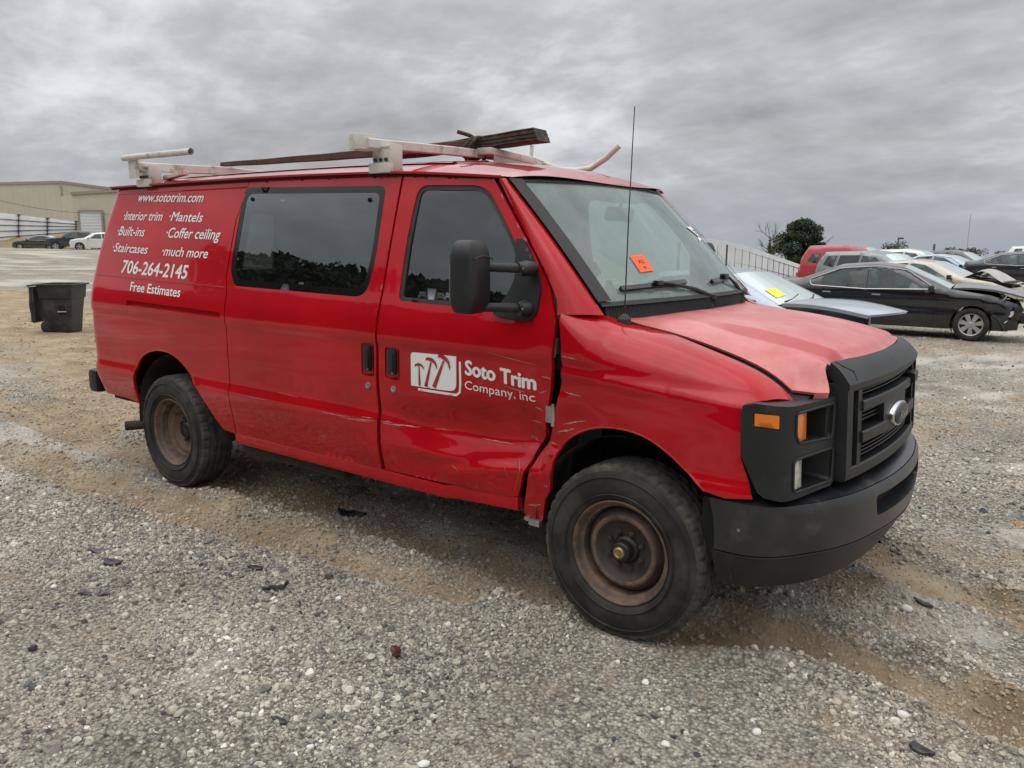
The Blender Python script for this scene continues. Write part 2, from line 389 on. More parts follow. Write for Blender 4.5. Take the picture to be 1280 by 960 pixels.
def ground_mat():
    m = bpy.data.materials.new('gravel_and_clay'); m.use_nodes = True; n = m.node_tree; b = n.nodes['Principled BSDF']
    t = N(n, 'ShaderNodeTexCoord'); P = t.outputs['Object']; a = N(n, 'ShaderNodeAttribute', attribute_name='dirt')
    def noi(s, d=4.0, r=0.6):
        x = N(n, 'ShaderNodeTexNoise', i_Scale=s, i_Detail=d, i_Roughness=r); lk(n, P, x.inputs['Vector']); return x.outputs[0]
    def vor(s, rnd=1.0):
        x = N(n, 'ShaderNodeTexVoronoi', i_Scale=s, i_Randomness=rnd); lk(n, P, x.inputs['Vector']); return x
    v1 = vor(62.0); v2 = vor(150.0); v3 = vor(26.0)
    hue = ramp(n, [(0.0, (0.12, 0.12, 0.12)), (0.25, (0.28, 0.265, 0.22)), (0.5, (0.42, 0.385, 0.31)), (0.75, (0.55, 0.505, 0.42)), (1.0, (0.75, 0.70, 0.61))])
    sep = N(n, 'ShaderNodeSeparateColor'); lk(n, v1.outputs['Color'], sep.inputs[0]); lk(n, sep.outputs[0], hue.inputs[0])
    hue2 = ramp(n, [(0.0, (0.20, 0.19, 0.17)), (0.5, (0.39, 0.355, 0.285)), (1.0, (0.62, 0.575, 0.485))]); sep2 = N(n, 'ShaderNodeSeparateColor'); lk(n, v2.outputs['Color'], sep2.inputs[0]); lk(n, sep2.outputs[0], hue2.inputs[0])
    g = mixc(n, 0.40, hue.outputs[0], hue2.outputs[0]); gap_ = ramp(n, [(0.30, 1.0), (0.75, 0.45)], v1.outputs['Distance']); g = mixc(n, 1.0, g, gap_.outputs[0], 'MULTIPLY')
    gapd = ramp(n, [(0.20, 1.0), (0.60, 0.30)], v1.outputs['Distance']); 
    big = ramp(n, [(0.36, 0.72), (0.64, 1.22)], noi(0.8, 8.0, .65)); g = mixc(n, 1.0, g, big.outputs[0], 'MULTIPLY')
    pa = N(n, 'ShaderNodeAttribute', attribute_name='powder'); powder = ramp(n, [(0.35, 0.0), (0.85, 0.80)], math_(n, 'ADD', pa.outputs['Fac'], math_(n, 'MULTIPLY', math_(n, 'SUBTRACT', noi(14.0, 7.0, 0.65), 0.5), 0.9))); g = mixc(n, powder.outputs[0], g, (0.56, 0.53, 0.465))
    clay = ramp(n, [(0.32, (0.20, 0.135, 0.075)), (0.5, (0.34, 0.25, 0.155)), (0.75, (0.50, 0.405, 0.28))], noi(2.2, 8.0, 0.65))
    dm = ramp(n, [(0.30, 0.0), (0.80, 0.85)], math_(n, 'ADD', a.outputs['Fac'], math_(n, 'MULTIPLY', math_(n, 'SUBTRACT', noi(9.0, 6.0), 0.5), 1.1)))
    c = mixc(n, dm.outputs[0], g, clay.outputs[0]); lk(n, c, b.inputs['Base Color'])
    b.inputs['Roughness'].default_value = 0.92; b.inputs['Specular IOR Level'].default_value = 0.25
    inv = math_(n, 'SUBTRACT', 1.0, v1.outputs['Distance']); h1 = math_(n, 'MULTIPLY', inv, 0.011)
    h2 = math_(n, 'MULTIPLY', math_(n, 'SUBTRACT', 1.0, v2.outputs['Distance']), 0.004); h3 = math_(n, 'ADD', math_(n, 'MULTIPLY', noi(11.0, 8.0, 0.7), 0.035), math_(n, 'MULTIPLY', noi(42.0, 6.0, 0.7), 0.010))
    k = math_(n, 'SUBTRACT', 1.0, math_(n, 'MULTIPLY', dm.outputs[0], 0.75))
    hh = math_(n, 'ADD', math_(n, 'MULTIPLY', math_(n, 'ADD', h1, h2), k), h3)
    bp = N(n, 'ShaderNodeBump', i_Strength=0.9, i_Distance=1.0); lk(n, hh, bp.inputs['Height']); lk(n, bp.outputs[0], b.inputs['Normal'])
    return m
me.materials.append(ground_mat())

# loose gravel: real stones on the sheet, thinning out with distance
def make_gravel():
    pts = []
    def sector(n, r0, r1, a0, a1, pw=1.0):
        r = np.sqrt(rng.uniform(r0 ** 2, r1 ** 2, n)) if pw == 1 else r0 * (r1 / r0) ** rng.random(n)
        a = np.radians(rng.uniform(a0, a1, n)); return CAMP.x + r * np.cos(a), CAMP.y + r * np.sin(a)
    S_ = []
    # (count, r0, r1, size lo, size hi, mode)
    for cnt, r0, r1, s0, s1 in ((110000, 1.0, 5.2, 0.0026, 0.0065), (75000, 1.0, 7.5, 0.0045, 0.0115), (50000, 5.0, 11, 0.005, 0.012), (12000, 1.0, 8, 0.010, 0.019), (22000, 9, 22, 0.008, 0.020), (500, 1.2, 9, 0.016, 0.028)):
        x, y = sector(cnt, r0, r1, 88, 168)
        s = s0 * (s1 / s0) ** (rng.random(cnt) ** 1.5); d = dirtmask(x, y)
        keep = rng.random(cnt) < np.clip(1.2 - 0.60 * d, 0.55, 1) * (1 - 0.62 * powdermask(x, y)) * np.clip(0.75 + 1.6 * vnoise(x, y, 0.45, 31) + 0.9 * vnoise(x, y, 1.3, 32), 0.12, 1)
        S_.append((x[keep], y[keep], s[keep], d[keep]))
    x = np.concatenate([q[0] for q in S_]); y = np.concatenate([q[1] for q in S_]); s = np.concatenate([q[2] for q in S_]); d = np.concatenate([q[3] for q in S_])
    z = height(x, y) + s * 0.25
    # keep stones out from under the tyres' contact
    k = np.ones(len(x), bool)
    for fx, fy in FLATS: k &= ~((abs(x - fx) < 0.17) & (abs(y - fy) < 0.12))
    x, y, z, s, d = (q[k] for q in (x, y, z, s, d)); n_ = len(x)
    me = bpy.data.meshes.new('loose_gravel'); me.vertices.add(n_); me.vertices.foreach_set('co', np.stack([x, y, z], 1).ravel())
    def att(nm, ty, arr, key='value'):
        a = me.attributes.new(nm, ty, 'POINT'); a.data.foreach_set(key, arr.ravel())
    att('size', 'FLOAT', s.astype(np.float32)); att('spin', 'FLOAT_VECTOR', (rng.random((n_, 3)) * np.array([0.9, 0.9, 6.283])).astype(np.float32), 'vector')
    tone = np.clip(rng.normal(0.46, 0.20, n_) + 0.26 * vnoise(x, y, 0.35, 41) + 0.24 * vnoise(x, y, 1.1, 42) + 0.10 * powdermask(x, y), 0, 1)
    att('tone', 'FLOAT', tone.astype(np.float32)); att('earth', 'FLOAT', np.clip(d * rng.uniform(0.5, 1.3, n_), 0, 1).astype(np.float32)); att('pick', 'INT', rng.integers(0, 6, n_).astype(np.int32))
    o = bpy.data.objects.new('loose_gravel', me); COL.objects.link(o)
    tag(o, 'grey and tan loose gravel scattered over the yard', 'gravel', kind='stuff')
    m = bpy.data.materials.new('stone'); m.use_nodes = True; n = m.node_tree; b = n.nodes['Principled BSDF']
    a = N(n, 'ShaderNodeAttribute', attribute_name='tone', attribute_type='INSTANCER'); e = N(n, 'ShaderNodeAttribute', attribute_name='earth', attribute_type='INSTANCER')
    r = ramp(n, [(0.0, (0.06, 0.063, 0.07)), (0.15, (0.16, 0.16, 0.16)), (0.38, (0.34, 0.32, 0.27)), (0.6, (0.48, 0.445, 0.365)), (0.82, (0.63, 0.59, 0.51)), (1.0, (0.84, 0.81, 0.74))], a.outputs['Fac'])
    c = mixc(n, math_(n, 'MULTIPLY', e.outputs['Fac'], 0.7), r.outputs[0], (0.34, 0.255, 0.165)); lk(n, c, b.inputs['Base Color']); b.inputs['Roughness'].default_value = 0.85
    b.inputs['Specular IOR Level'].default_value = 0.3
    g = bpy.data.node_groups.new('scatter_gravel', 'GeometryNodeTree'); g.interface.new_socket('Geometry', in_out='INPUT', socket_type='NodeSocketGeometry'); g.interface.new_socket('Geometry', in_out='OUTPUT', socket_type='NodeSocketGeometry')
    gi = g.nodes.new('NodeGroupInput'); go = g.nodes.new('NodeGroupOutput'); ins = g.nodes.new('GeometryNodeInstanceOnPoints'); g2i = g.nodes.new('GeometryNodeGeometryToInstance')
    for k in range(6):
        ic = g.nodes.new('GeometryNodeMeshIcoSphere'); ic.inputs['Radius'].default_value = 1.0; ic.inputs['Subdivisions'].default_value = 2
        sp = g.nodes.new('GeometryNodeSetPosition'); no = g.nodes.new('ShaderNodeTexNoise'); no.noise_dimensions = '4D'; no.inputs['W'].default_value = k * 3.7; no.inputs['Scale'].default_value = 0.9; no.inputs['Detail'].default_value = 2.0
        su = g.nodes.new('ShaderNodeVectorMath'); su.operation = 'SUBTRACT'; g.links.new(no.outputs['Color'], su.inputs[0]); su.inputs[1].default_value = (.5, .5, .5)
        sc = g.nodes.new('ShaderNodeVectorMath'); sc.operation = 'SCALE'; sc.inputs['Scale'].default_value = 1.9; g.links.new(su.outputs[0], sc.inputs[0])
        g.links.new(ic.outputs[0], sp.inputs['Geometry']); g.links.new(sc.outputs[0], sp.inputs['Offset'])
        tf = g.nodes.new('GeometryNodeTransform'); tf.inputs['Scale'].default_value = (1.0 + .25 * math.sin(k * 2.1), 0.95, 0.62 + 0.08 * (k % 3)); g.links.new(sp.outputs[0], tf.inputs['Geometry'])
        sm = g.nodes.new('GeometryNodeSetMaterial'); sm.inputs['Material'].default_value = m; g.links.new(tf.outputs[0], sm.inputs[0]); g.links.new(sm.outputs[0], g2i.inputs[0])
    def na(nm, ty):
        q = g.nodes.new('GeometryNodeInputNamedAttribute'); q.data_type = ty; q.inputs[0].default_value = nm; return q.outputs[0]
    g.links.new(gi.outputs[0], ins.inputs['Points']); g.links.new(g2i.outputs[0], ins.inputs['Instance']); ins.inputs['Pick Instance'].default_value = True
    g.links.new(na('pick', 'INT'), ins.inputs['Instance Index'])
    e2r = g.nodes.new('FunctionNodeEulerToRotation'); g.links.new(na('spin', 'FLOAT_VECTOR'), e2r.inputs[0]); g.links.new(e2r.outputs[0], ins.inputs['Rotation']); g.links.new(na('size', 'FLOAT'), ins.inputs['Scale'])
    g.links.new(ins.outputs[0], go.inputs[0])
    md = o.modifiers.new('scatter', 'NODES'); md.node_group = g; me.materials.append(m)
if not bpy.app.driver_namespace.get('nogravel'): make_gravel()

# ================================================================ THE VAN (front axle at x=0, nose towards +x, its right side at y<0)
def paint(name, col, scr=0.0, rough=0.30, coat=1.0, spots=0.02):
    m = bpy.data.materials.new(name); m.use_nodes = True; n = m.node_tree; b = n.nodes['Principled BSDF']; t = N(n, 'ShaderNodeTexCoord')
    x = N(n, 'ShaderNodeTexNoise', i_Scale=2.2, i_Detail=5.0, i_Roughness=0.6); lk(n, t.outputs['Object'], x.inputs['Vector'])
    r = ramp(n, [(0.35, 0.86), (0.65, 1.10)], x.outputs[0]); c = mixc(n, 1.0, col, r.outputs[0], 'MULTIPLY')
    # fine dust film
    y = N(n, 'ShaderNodeTexNoise', i_Scale=38.0, i_Detail=8.0, i_Roughness=0.75); lk(n, t.outputs['Object'], y.inputs['Vector'])
    sx_ = N(n, 'ShaderNodeSeparateXYZ'); lk(n, t.outputs['Object'], sx_.inputs[0])
    low = ramp(n, [(0.0, 1.0), (0.35, 0.35), (1.0, 0.12)], math_(n, 'MULTIPLY', math_(n, 'SUBTRACT', sx_.outputs[2], 0.4), 1.25))
    dr = ramp(n, [(0.48, 0.0), (0.9, 0.07)], y.outputs[0]); df = math_(n, 'MULTIPLY', dr.outputs[0], low.outputs[0]); c = mixc(n, df, c, (0.26, 0.20, 0.15))
    if scr:
        mp_ = N(n, 'ShaderNodeMapping'); mp_.inputs['Scale'].default_value = (1.6, 1, 26); mp_.inputs['Rotation'].default_value = (0, 0.03, 0); lk(n, t.outputs['Object'], mp_.inputs[0])
        z = N(n, 'ShaderNodeTexNoise', i_Scale=2.4, i_Detail=9.0, i_Roughness=0.6); lk(n, mp_.outputs[0], z.inputs['Vector'])
        zr = ramp(n, [(0.72, 0.0), (0.77, 0.4)], z.outputs[0])
        band = ramp(n, [(0.0, 0.0), (0.10, 1.0), (0.28, 1.0), (0.42, 0.0)], math_(n, 'SUBTRACT', sx_.outputs[2], 0.48))
        c = mixc(n, math_(n, 'MULTIPLY', zr.outputs[0], band.outputs[0]), c, (0.55, 0.36, 0.33))
    lk(n, c, b.inputs['Base Color']); b.inputs['Roughness'].default_value = rough; b.inputs['Coat Weight'].default_value = coat; b.inputs['Coat Roughness'].default_value = 0.03
    lk(n, math_(n, 'ADD', math_(n, 'MULTIPLY', dr.outputs[0], 0.35), 0.025), b.inputs['Coat Roughness'])
    b.inputs['Specular IOR Level'].default_value = 0.05; b.inputs['Coat IOR'].default_value = 1.40
    w = N(n, 'ShaderNodeTexNoise', i_Scale=2.6, i_Detail=1.0); lk(n, t.outputs['Object'], w.inputs['Vector'])
    bp = N(n, 'ShaderNodeBump', i_Strength=0.06, i_Distance=0.02); lk(n, w.outputs[0], bp.inputs['Height']); lk(n, bp.outputs[0], b.inputs['Normal']); lk(n, bp.outputs[0], b.inputs['Coat Normal'])
    MATS[name] = m; return m
def edge_skirt(b, pts, d, n=1):
    V = [Vector(p) for p in pts]; b.add(V + [p + Vector(d) for p in V], [(i, i + 1, len(V) + i + 1, len(V) + i) for i in range(len(V) - 1)])
RED = paint('red_paint', (0.44, 0.0028, 0.0095))
CHALK = bpy.data.materials.new('faded_red_paint'); CHALK.use_nodes = True
def chalk():
    n = CHALK.node_tree; b = n.nodes['Principled BSDF']; t = N(n, 'ShaderNodeTexCoord'); P = t.outputs['Object']
    a = N(n, 'ShaderNodeTexNoise', i_Scale=2.4, i_Detail=9.0, i_Roughness=0.68); lk(n, P, a.inputs['Vector'])
    r = ramp(n, [(0.30, (0.48, 0.055, 0.062)), (0.48, (0.55, 0.135, 0.13)), (0.66, (0.61, 0.235, 0.22))], a.outputs[0])
    s = N(n, 'ShaderNodeTexNoise', i_Scale=60.0, i_Detail=4.0); lk(n, P, s.inputs['Vector']); s2 = ramp(n, [(0.68, 0.0), (0.74, 0.5)], s.outputs[0])
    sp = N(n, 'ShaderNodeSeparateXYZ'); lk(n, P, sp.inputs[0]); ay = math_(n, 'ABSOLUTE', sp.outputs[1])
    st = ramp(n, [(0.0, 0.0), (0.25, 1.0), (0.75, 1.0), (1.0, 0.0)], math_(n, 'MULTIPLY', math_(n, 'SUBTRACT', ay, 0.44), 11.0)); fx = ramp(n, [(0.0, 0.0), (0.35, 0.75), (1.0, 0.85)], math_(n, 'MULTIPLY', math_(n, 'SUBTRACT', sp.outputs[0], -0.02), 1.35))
    base_ = mixc(n, math_(n, 'MULTIPLY', st.outputs[0], fx.outputs[0]), r.outputs[0], (0.42, 0.028, 0.036))   # darker red stripe along the pressed crease, stronger towards the nose
    c = mixc(n, s2.outputs[0], base_, (0.25, 0.05, 0.05)); lk(n, c, b.inputs['Base Color']); b.inputs['Roughness'].default_value = 0.42; b.inputs['Coat Weight'].default_value = 0.35; b.inputs['Coat Roughness'].default_value = 0.22
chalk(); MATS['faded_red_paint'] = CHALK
BLACKP = mat('black_textured_plastic', (0.011, 0.0125, 0.0145), 0.45, noise=(5, .3), bump=(240, .25, .002), dirt=((0.09, 0.085, 0.08), 7.0, 0.58, 1.0))
BLACKG = mat('black_gloss', (0.008, 0.008, 0.009), 0.12)
BUMPER = mat('charcoal_bumper_paint', (0.016, 0.018, 0.022), 0.36, coat=0.30, coat_rough=.22, noise=(3, .25), dirt=((0.11, 0.10, 0.09), 6.0, 0.56, .95))
RUBBER = mat('black_rubber', (0.016, 0.017, 0.018), 0.6, dirt=((0.06, 0.058, 0.055), 6.0, 0.4, 0.8))
DARK = mat('dark_underbody', (0.010, 0.010, 0.010), 0.85)
RUSTDARK = mat('underbody_rust', (0.035, 0.026, 0.02), 0.85, noise=(9, .5))
WHITEV = mat('white_vinyl', (0.80, 0.80, 0.78), 0.45)
WHITEP = mat('white_rack_paint', (0.60, 0.59, 0.54), 0.5, noise=(8, .12), dirt=((0.22, 0.15, 0.09), 9.0, 0.55, 0.72))
GLASST = glass('tinted_window_glass', (0.15, 0.18, 0.175), dust=0.008, dustcol=(.4, .43, .42), boost=3.0)
GLASSD = glass('door_window_glass', (0.36, 0.45, 0.42), dust=0.012, dustcol=(.4, .43, .42), boost=2.7)
GLASSW = glass('windscreen_glass', (0.66, 0.76, 0.72), dust=0.27, dustcol=(0.52, 0.61, 0.58), boost=1.1, dscale=1.4, rough=0.04)
CHROME = mat('chrome', (0.62, 0.62, 0.63), 0.14, metal=1.0)
STEEL = mat('bare_steel', (0.40, 0.39, 0.37), 0.4, metal=0.8, noise=(20, .3))
RUSTRIM = mat('rusty_wheel_steel', (0.085, 0.062, 0.048), 0.6, noise=(30, .4), dirt=((0.20, 0.125, 0.085), 12.0, 0.42, 0.62), bump=(60, .4, .003))
RIMDARK = mat('brown_wheel_centre', (0.045, 0.036, 0.030), 0.6, noise=(20, .35), dirt=((0.11, 0.07, 0.05), 14.0, 0.5, 0.7))
TYRE = mat('tyre_rubber', (0.013, 0.013, 0.013), 0.72, noise=(10, .25), dirt=((0.085, 0.075, 0.062), 5.0, 0.45, 0.8), bump=(120, .25, .002))
TREAD = mat('worn_tread_rubber', (0.040, 0.038, 0.035), 0.85, noise=(14, .3), dirt=((0.13, 0.115, 0.095), 8.0, 0.45, 0.8), bump=(90, .4, .003))
AMBER = mat('amber_lens', (0.80, 0.20, 0.012), 0.18, coat=.6, bump=(150, .3, .002))
CLEAR = mat('clear_lamp_lens', (0.52, 0.52, 0.46), 0.12, coat=.8, noise=(30, .25))
SEAT = mat('grey_seat_cloth', (0.17, 0.175, 0.17), 0.9, noise=(20, .1)); DASH = mat('grey_dashboard', (0.10, 0.10, 0.10), 0.6)
HEADLN = mat('headliner', (0.35, 0.35, 0.33), 0.9)

van = empty('cargo_van', (0, 0, 0), 0, 'dented red work van with white lettering, ladder rack and rusty wheels in the foreground', 'van')
GAPM = DARK
_Wz = Spl([.30, .44, .60, .71, .745, .80, 1.0, 1.15, 1.185, 1.25, 1.37, 1.40, 1.70, 2.0, 2.06], [.915, .945, .978, .998, 1.0, .984, .990, .990, 1.0, .995, .967, .958, .882, .80, .783])
_XR = Spl([.3, .5, .72, 1.0, 1.4, 1.7, 2.05], [-4.47, -4.50, -4.57, -4.575, -4.57, -4.53, -4.44])
_ZE = Spl([-.45, -.34, -.29, -.20, -.12, .11, .30, .47, .557, .64, .70], [1.46, 1.43, 1.405, 1.372, 1.345, 1.305, 1.26, 1.205, 1.16, 1.09, 1.02])
UC, RC = -4.414, 0.13
_zl = Spl([-2.2, -1.6, -1.3, -1.0, -.7, -.45, -.2], [.735, .738, .752, .757, .752, .775, .80])
_DA = Spl([-2.0, -1.75, -1.4, -1.0, -.7, -.45, -.38, -.2], [0, .001, .022, .060, .082, .066, .035, 0])
def dent(x, z):
    if x < -2.0 or x > -.1 or z > 1.35: return 0.0
    d = z - _zl(x); A = max(0, _DA(x)); w = (.20 + .04 * math.sin(x * 7)) if d > 0 else .115
    k = A * max(0, 1 - abs(d) / w) ** (1.35 if d > 0 else .80)
    # buckles near the front of the door and on the wing behind the arch
    k += .026 * math.exp(-(((x + .55) / .10) ** 2 + ((z - .90) / .11) ** 2)) + .016 * math.exp(-(((x + .78) / .16) ** 2 + ((z - .86) / .05) ** 2))
    k += .030 * math.exp(-(((x + .40) / .07) ** 2 + ((z - 1.0) / .16) ** 2)) + .012 * math.exp(-(((x + .24) / .09) ** 2 + ((z - .92) / .06) ** 2))
    k += .010 * math.exp(-(((x + .30) / .06) ** 2 + ((z - 1.06) / .035) ** 2)) - .006 * math.exp(-(((x + .5) / .05) ** 2 + ((z - 1.0) / .04) ** 2))
    k += .006 * math.sin(x * 31 + z * 12) * math.exp(-(((x + .42) / .10) ** 2 + ((z - .70) / .13) ** 2))
    fd_ = (z - .60) - .20 * (x + 1.0); k += .014 * max(0, 1 - abs(fd_) / .035) * math.exp(-((x + .75) / .30) ** 2)
    fv = (x + .50) - .25 * (z - .8); k += .012 * max(0, 1 - abs(fv) / .03) * math.exp(-((z - .80) / .14) ** 2)
    k += .010 * math.exp(-(((x + 1.05) / .5) ** 2 + ((z - .57) / .05) ** 2)) * math.sin(x * 9) 
    return k
def body(sg, dn=True):
    def S(u, z):
        w = _Wz(z)
        if sg < 0 and dn: w -= dent(u, z)
        if u > .42: w -= .9 * (u - .42) ** 2
        if u >= UC: x, y = u, w
        else:
            th = min((UC - u) / RC, PI / 2); x = UC - RC * math.sin(th) - max(0, (UC - u) - RC * PI / 2); y = w - RC * (1 - math.cos(th))
        x += (_XR(z) + 4.544) * smooth01((-3.9 - u) / .5)
        return (x, sg * y, z)
    return S
LW = .36
def wing(sg):
    def S(u, t):
        ze = _ZE(u); H = interp(u, [-.45, -.34, -.1, .12, .5, .65], [.06, .09, .20, .25, .25, .22]); zs = ze - H
        def cr(p):   # crease line running forward from the door
            x_, y_, z_ = p; dz = z_ - (1.150 - .065 * (u + .3)); k = smooth01((.60 - u) / .15); return (x_, y_ + sg * k * (.011 * math.exp(-((dz + .016) / .018) ** 2) - .007 * math.exp(-((dz - .018) / .020) ** 2)), z_)
        if t <= zs: return cr(body(sg)(u, t))
        x, y0, _ = body(sg)(u, zs); y0 = abs(y0); yt = interp(u, [-.45, -.34, -.15, .1, .66], [.87, .84, .765, .728, .722])
        a = min(1.0, (t - zs) / LW) * PI / 2; e = .80
        return cr((x, sg * (yt + (y0 - yt) * max(0, math.cos(a)) ** e), zs + H * math.sin(a) ** .9))
    return S
SN, SFAR = body(-1), body(1)
def xz_wing_t(u, z):
    """t value at which the wing surface reaches height z"""
    lo, hi = 0.3, 2.0; S = wing(-1); ze = _ZE(u); H = interp(u, [-.45, -.34, -.1, .12, .5, .65], [.06, .09, .20, .25, .25, .22]); hi = ze - H + LW; 
    for _ in range(40):
        m_ = (lo + hi) / 2
        if S(u, m_)[2] < z: lo = m_
        else: hi = m_
    return lo
GUT = Spl([-4.5, -4.35, -2.8, -1.6, -.82, -.75], [2.045, 2.046, 2.054, 2.040, 1.992, 1.985])
g_ = .006
# ---- right rear quarter
def top_z(x): return GUT(x) - .012
R_ARCH = [(-3.955, .52), (-3.955, .60), (-3.94, .69), (-3.90, .78), (-3.83, .85), (-3.74, .895), (-3.62, .925), (-3.50, .925), (-3.40, .905), (-3.29, .85), (-3.20, .78), (-3.12, .70), (-3.05, .615), (-2.985, .53)]
def arc_top(x0, x1, n=12): return [(x0 + (x1 - x0) * i / n, top_z(max(x0 + (x1 - x0) * i / n, -4.45))) for i in range(n + 1)]
UR = UC - RC * PI / 2
def smooth_pts(P, n=5):
    out = []
    for i in range(len(P) - 1):
        p0 = np.array(P[max(i - 1, 0)]); p1 = np.array(P[i]); p2 = np.array(P[i + 1]); p3 = np.array(P[min(i + 2, len(P) - 1)])
        for k in range(n):
            t = k / n; out.append(tuple(.5 * (2 * p1 + (p2 - p0) * t + (2 * p0 - 5 * p1 + 4 * p2 - p3) * t * t + (3 * p1 - p0 - 3 * p2 + p3) * t ** 3)))
    return out + [tuple(P[-1])]
R_ARCH = smooth_pts([(-3.955, .52), (-3.958, .62), (-3.935, .72), (-3.875, .825), (-3.77, .895), (-3.62, .932), (-3.47, .930), (-3.35, .890), (-3.24, .82), (-3.14, .725), (-3.055, .62), (-2.985, .53)])
quarter = [(UR, .54), (UR, 2.0)] + arc_top(-4.50, -2.772) + [(-2.772, 1.99), (-2.835, 1.80), (-2.835, 1.45), (-2.80, 1.36), (-2.79, 1.22), (-2.79, .60), (-2.80, .465), (-2.93, .475)] + R_ARCH[::-1] + [(-4.1, .535)]
slot = rounded([(-3.96, 1.212), (-2.84, 1.196), (-2.84, 1.238), (-3.96, 1.256)], .012)
side = panel('rear_side_panel', quarter, SN, RED, van, .035, holes=[slot], lines=[[(-4.6, .745), (-3.98, .745)], [(-3.1, .745), (-2.80, .745)], [(UR + .02, 1.415), (-2.85, 1.392)]], hole_flange=.025)
tr = MB(); tr.grid(lambda a, b: tuple(Vector(SN(-3.97 + 1.14 * a, 1.20 + .065 * b)) + Vector((0, .024, 0))), 24, 2); tr.obj('door_track', RED, side, True)
tk = MB(); tk.sweep([Vector(SN(-3.95 + 1.1 * i / 20, 1.222 - .016 * i / 20)) + Vector((0, .012, 0)) for i in range(21)], [(-.012, -.020), (.009, -.020), (.009, -.002), (-.012, .004)]); tk.obj('track_rail', RED, side)
bl = MB(); bl.sweep([Vector(SN(-4.5 + 1.68 * i / 40, 1.42 - .028 * i / 40)) + Vector((0, -.0005, 0)) for i in range(41)], [(-.003, -.003), (.0035, -.0035), (.0035, .0015), (-.003, .003)]); bl.obj('belt_crease', RED, side)
vl = MB(); vl.sweep([Vector(SN(-4.44 + 1.66 * i / 30, GUT(-4.4) - .048 + .004 * i / 30)) + Vector((0, -.0005, 0)) for i in range(31)], [(-.003, -.005), (.004, -.004), (.003, .003), (-.003, .004)]); vl.obj('roof_seam', RED, side)

# ---- sliding door
def SGL(sg, d):   # the panes follow a plain shallow curve
    def S(u, z): t = (z - 1.40) / .60; return (u, sg * (.957 - .152 * t - .008 * t * (t - 1) * 1.0 + d), z)
    return S
W_CARGO = rounded([(-2.800, 2.0), (-1.552, 1.972), (-1.535, 1.60), (-1.565, 1.392), (-2.745, 1.405), (-2.80, 1.50)], [.06, .05, .3, .09, .07, .1], 6)
sdoor = [(-2.762, 2.036)] + arc_top(-2.76, -1.452)[1:] + [(-1.452, 1.7), (-1.458, 1.2), (-1.47, .9), (-1.475, .475), (-2.79, .468), (-2.782, .60), (-2.782, 1.22), (-2.79, 1.36), (-2.825, 1.45), (-2.825, 1.80)]
hp1 = rounded([(-1.575, .985), (-1.575, 1.155), (-1.478, 1.155), (-1.478, .985)], .018, 4)
sl = panel('sliding_door', sdoor, SN, RED, van, .026, holes=[W_CARGO, hp1], lines=[[(-2.77, .745), (-1.49, .742)], [(-2.775, 1.185), (-1.60, 1.172)]], hole_flange=.016)
tag(sl, 'sliding side door with a dark tinted window')
def offset_S(S, d):
    def T(u, z):
        e = 2e-3; p = Vector(S(u, z)); n = (Vector(S(u + e, z)) - Vector(S(u - e, z))).cross(Vector(S(u, z + e)) - Vector(S(u, z - e))).normalized(); return tuple(p + n * d)
    return T
def shrink(poly, d):
    c = np.mean(np.array(poly), 0); P = np.array(poly); n = len(P); out = []
    for i in range(n):
        a = P[i - 1]; b = P[(i + 1) % n]; t = b - a; t = t / max(1e-9, np.linalg.norm(t)); nn = np.array([-t[1], t[0]])
        if nn @ (c - P[i]) < 0: nn = -nn
        out.append(tuple(P[i] + nn * d))
    return out
panel('window_glass', W_CARGO, SGL(-1, -.006), GLASST, sl, .06, flange=0)
panel('window_border', W_CARGO, SGL(-1, -.0045), BLACKG, sl, .05, holes=[[(-2.168 + (x_ + 2.168) * .938, 1.70 + (z_ - 1.70) * .87) for x_, z_ in W_CARGO]], flange=0)
for q in ((-2.70, 1.925), (-1.66, 1.90)):
    b = MB(); p = Vector(SN(*q)); b.lathe(p + Vector((0, -.002, 0)), [(-.004, .0005), (-.004, .011), (.004, .013), (.006, .0)], 14); b.obj('window_fixing', BLACKG, sl, True)
def handle_pocket(par, x0, x1, z0, z1):
    b = MB(); b.grid(lambda a, c: tuple(Vector(SN(x0 + (x1 - x0) * a, z0 + (z1 - z0) * c)) + Vector((0, .010 + .016 * math.sin(PI * a), 0))), 6, 6); b.obj('handle_recess', RED, par, True)
    h = MB(); xm = x0 + (x1 - x0) * .55; h.box((xm, SN(xm, (z0 + z1) / 2)[1] - .004, (z0 + z1) / 2 + .008), ((x1 - x0) * .52, .028, (z1 - z0) * .78), bev=.010)
    h.box((xm + .012, SN(xm, (z0 + z1) / 2)[1] - .018, (z0 + z1) / 2 + .008), ((x1 - x0) * .16, .012, (z1 - z0) * .62), bev=.004)
    h.obj('door_handle', BLACKP, par, True)
    for zz in (.03, -.045):
        c = MB(); c.lathe((xm + .014, SN(xm, z0)[1] - .022, (z0 + z1) / 2 + zz), [(0, .0), (0, .005), (.01, .005)], 8); c.obj('rivet', STEEL, par)
handle_pocket(sl, -1.575, -1.478, .985, 1.155)
def keyhole(par, x, z):
    b = MB(); p = Vector(SN(x, z)); b.lathe(p, [(-.006, .0), (-.006, .008), (-.008, .010), (-.006, .017), (.002, .019)], 18); b.obj('lock_cylinder', STEEL, par, True)
keyhole(sl, -1.528, .932)

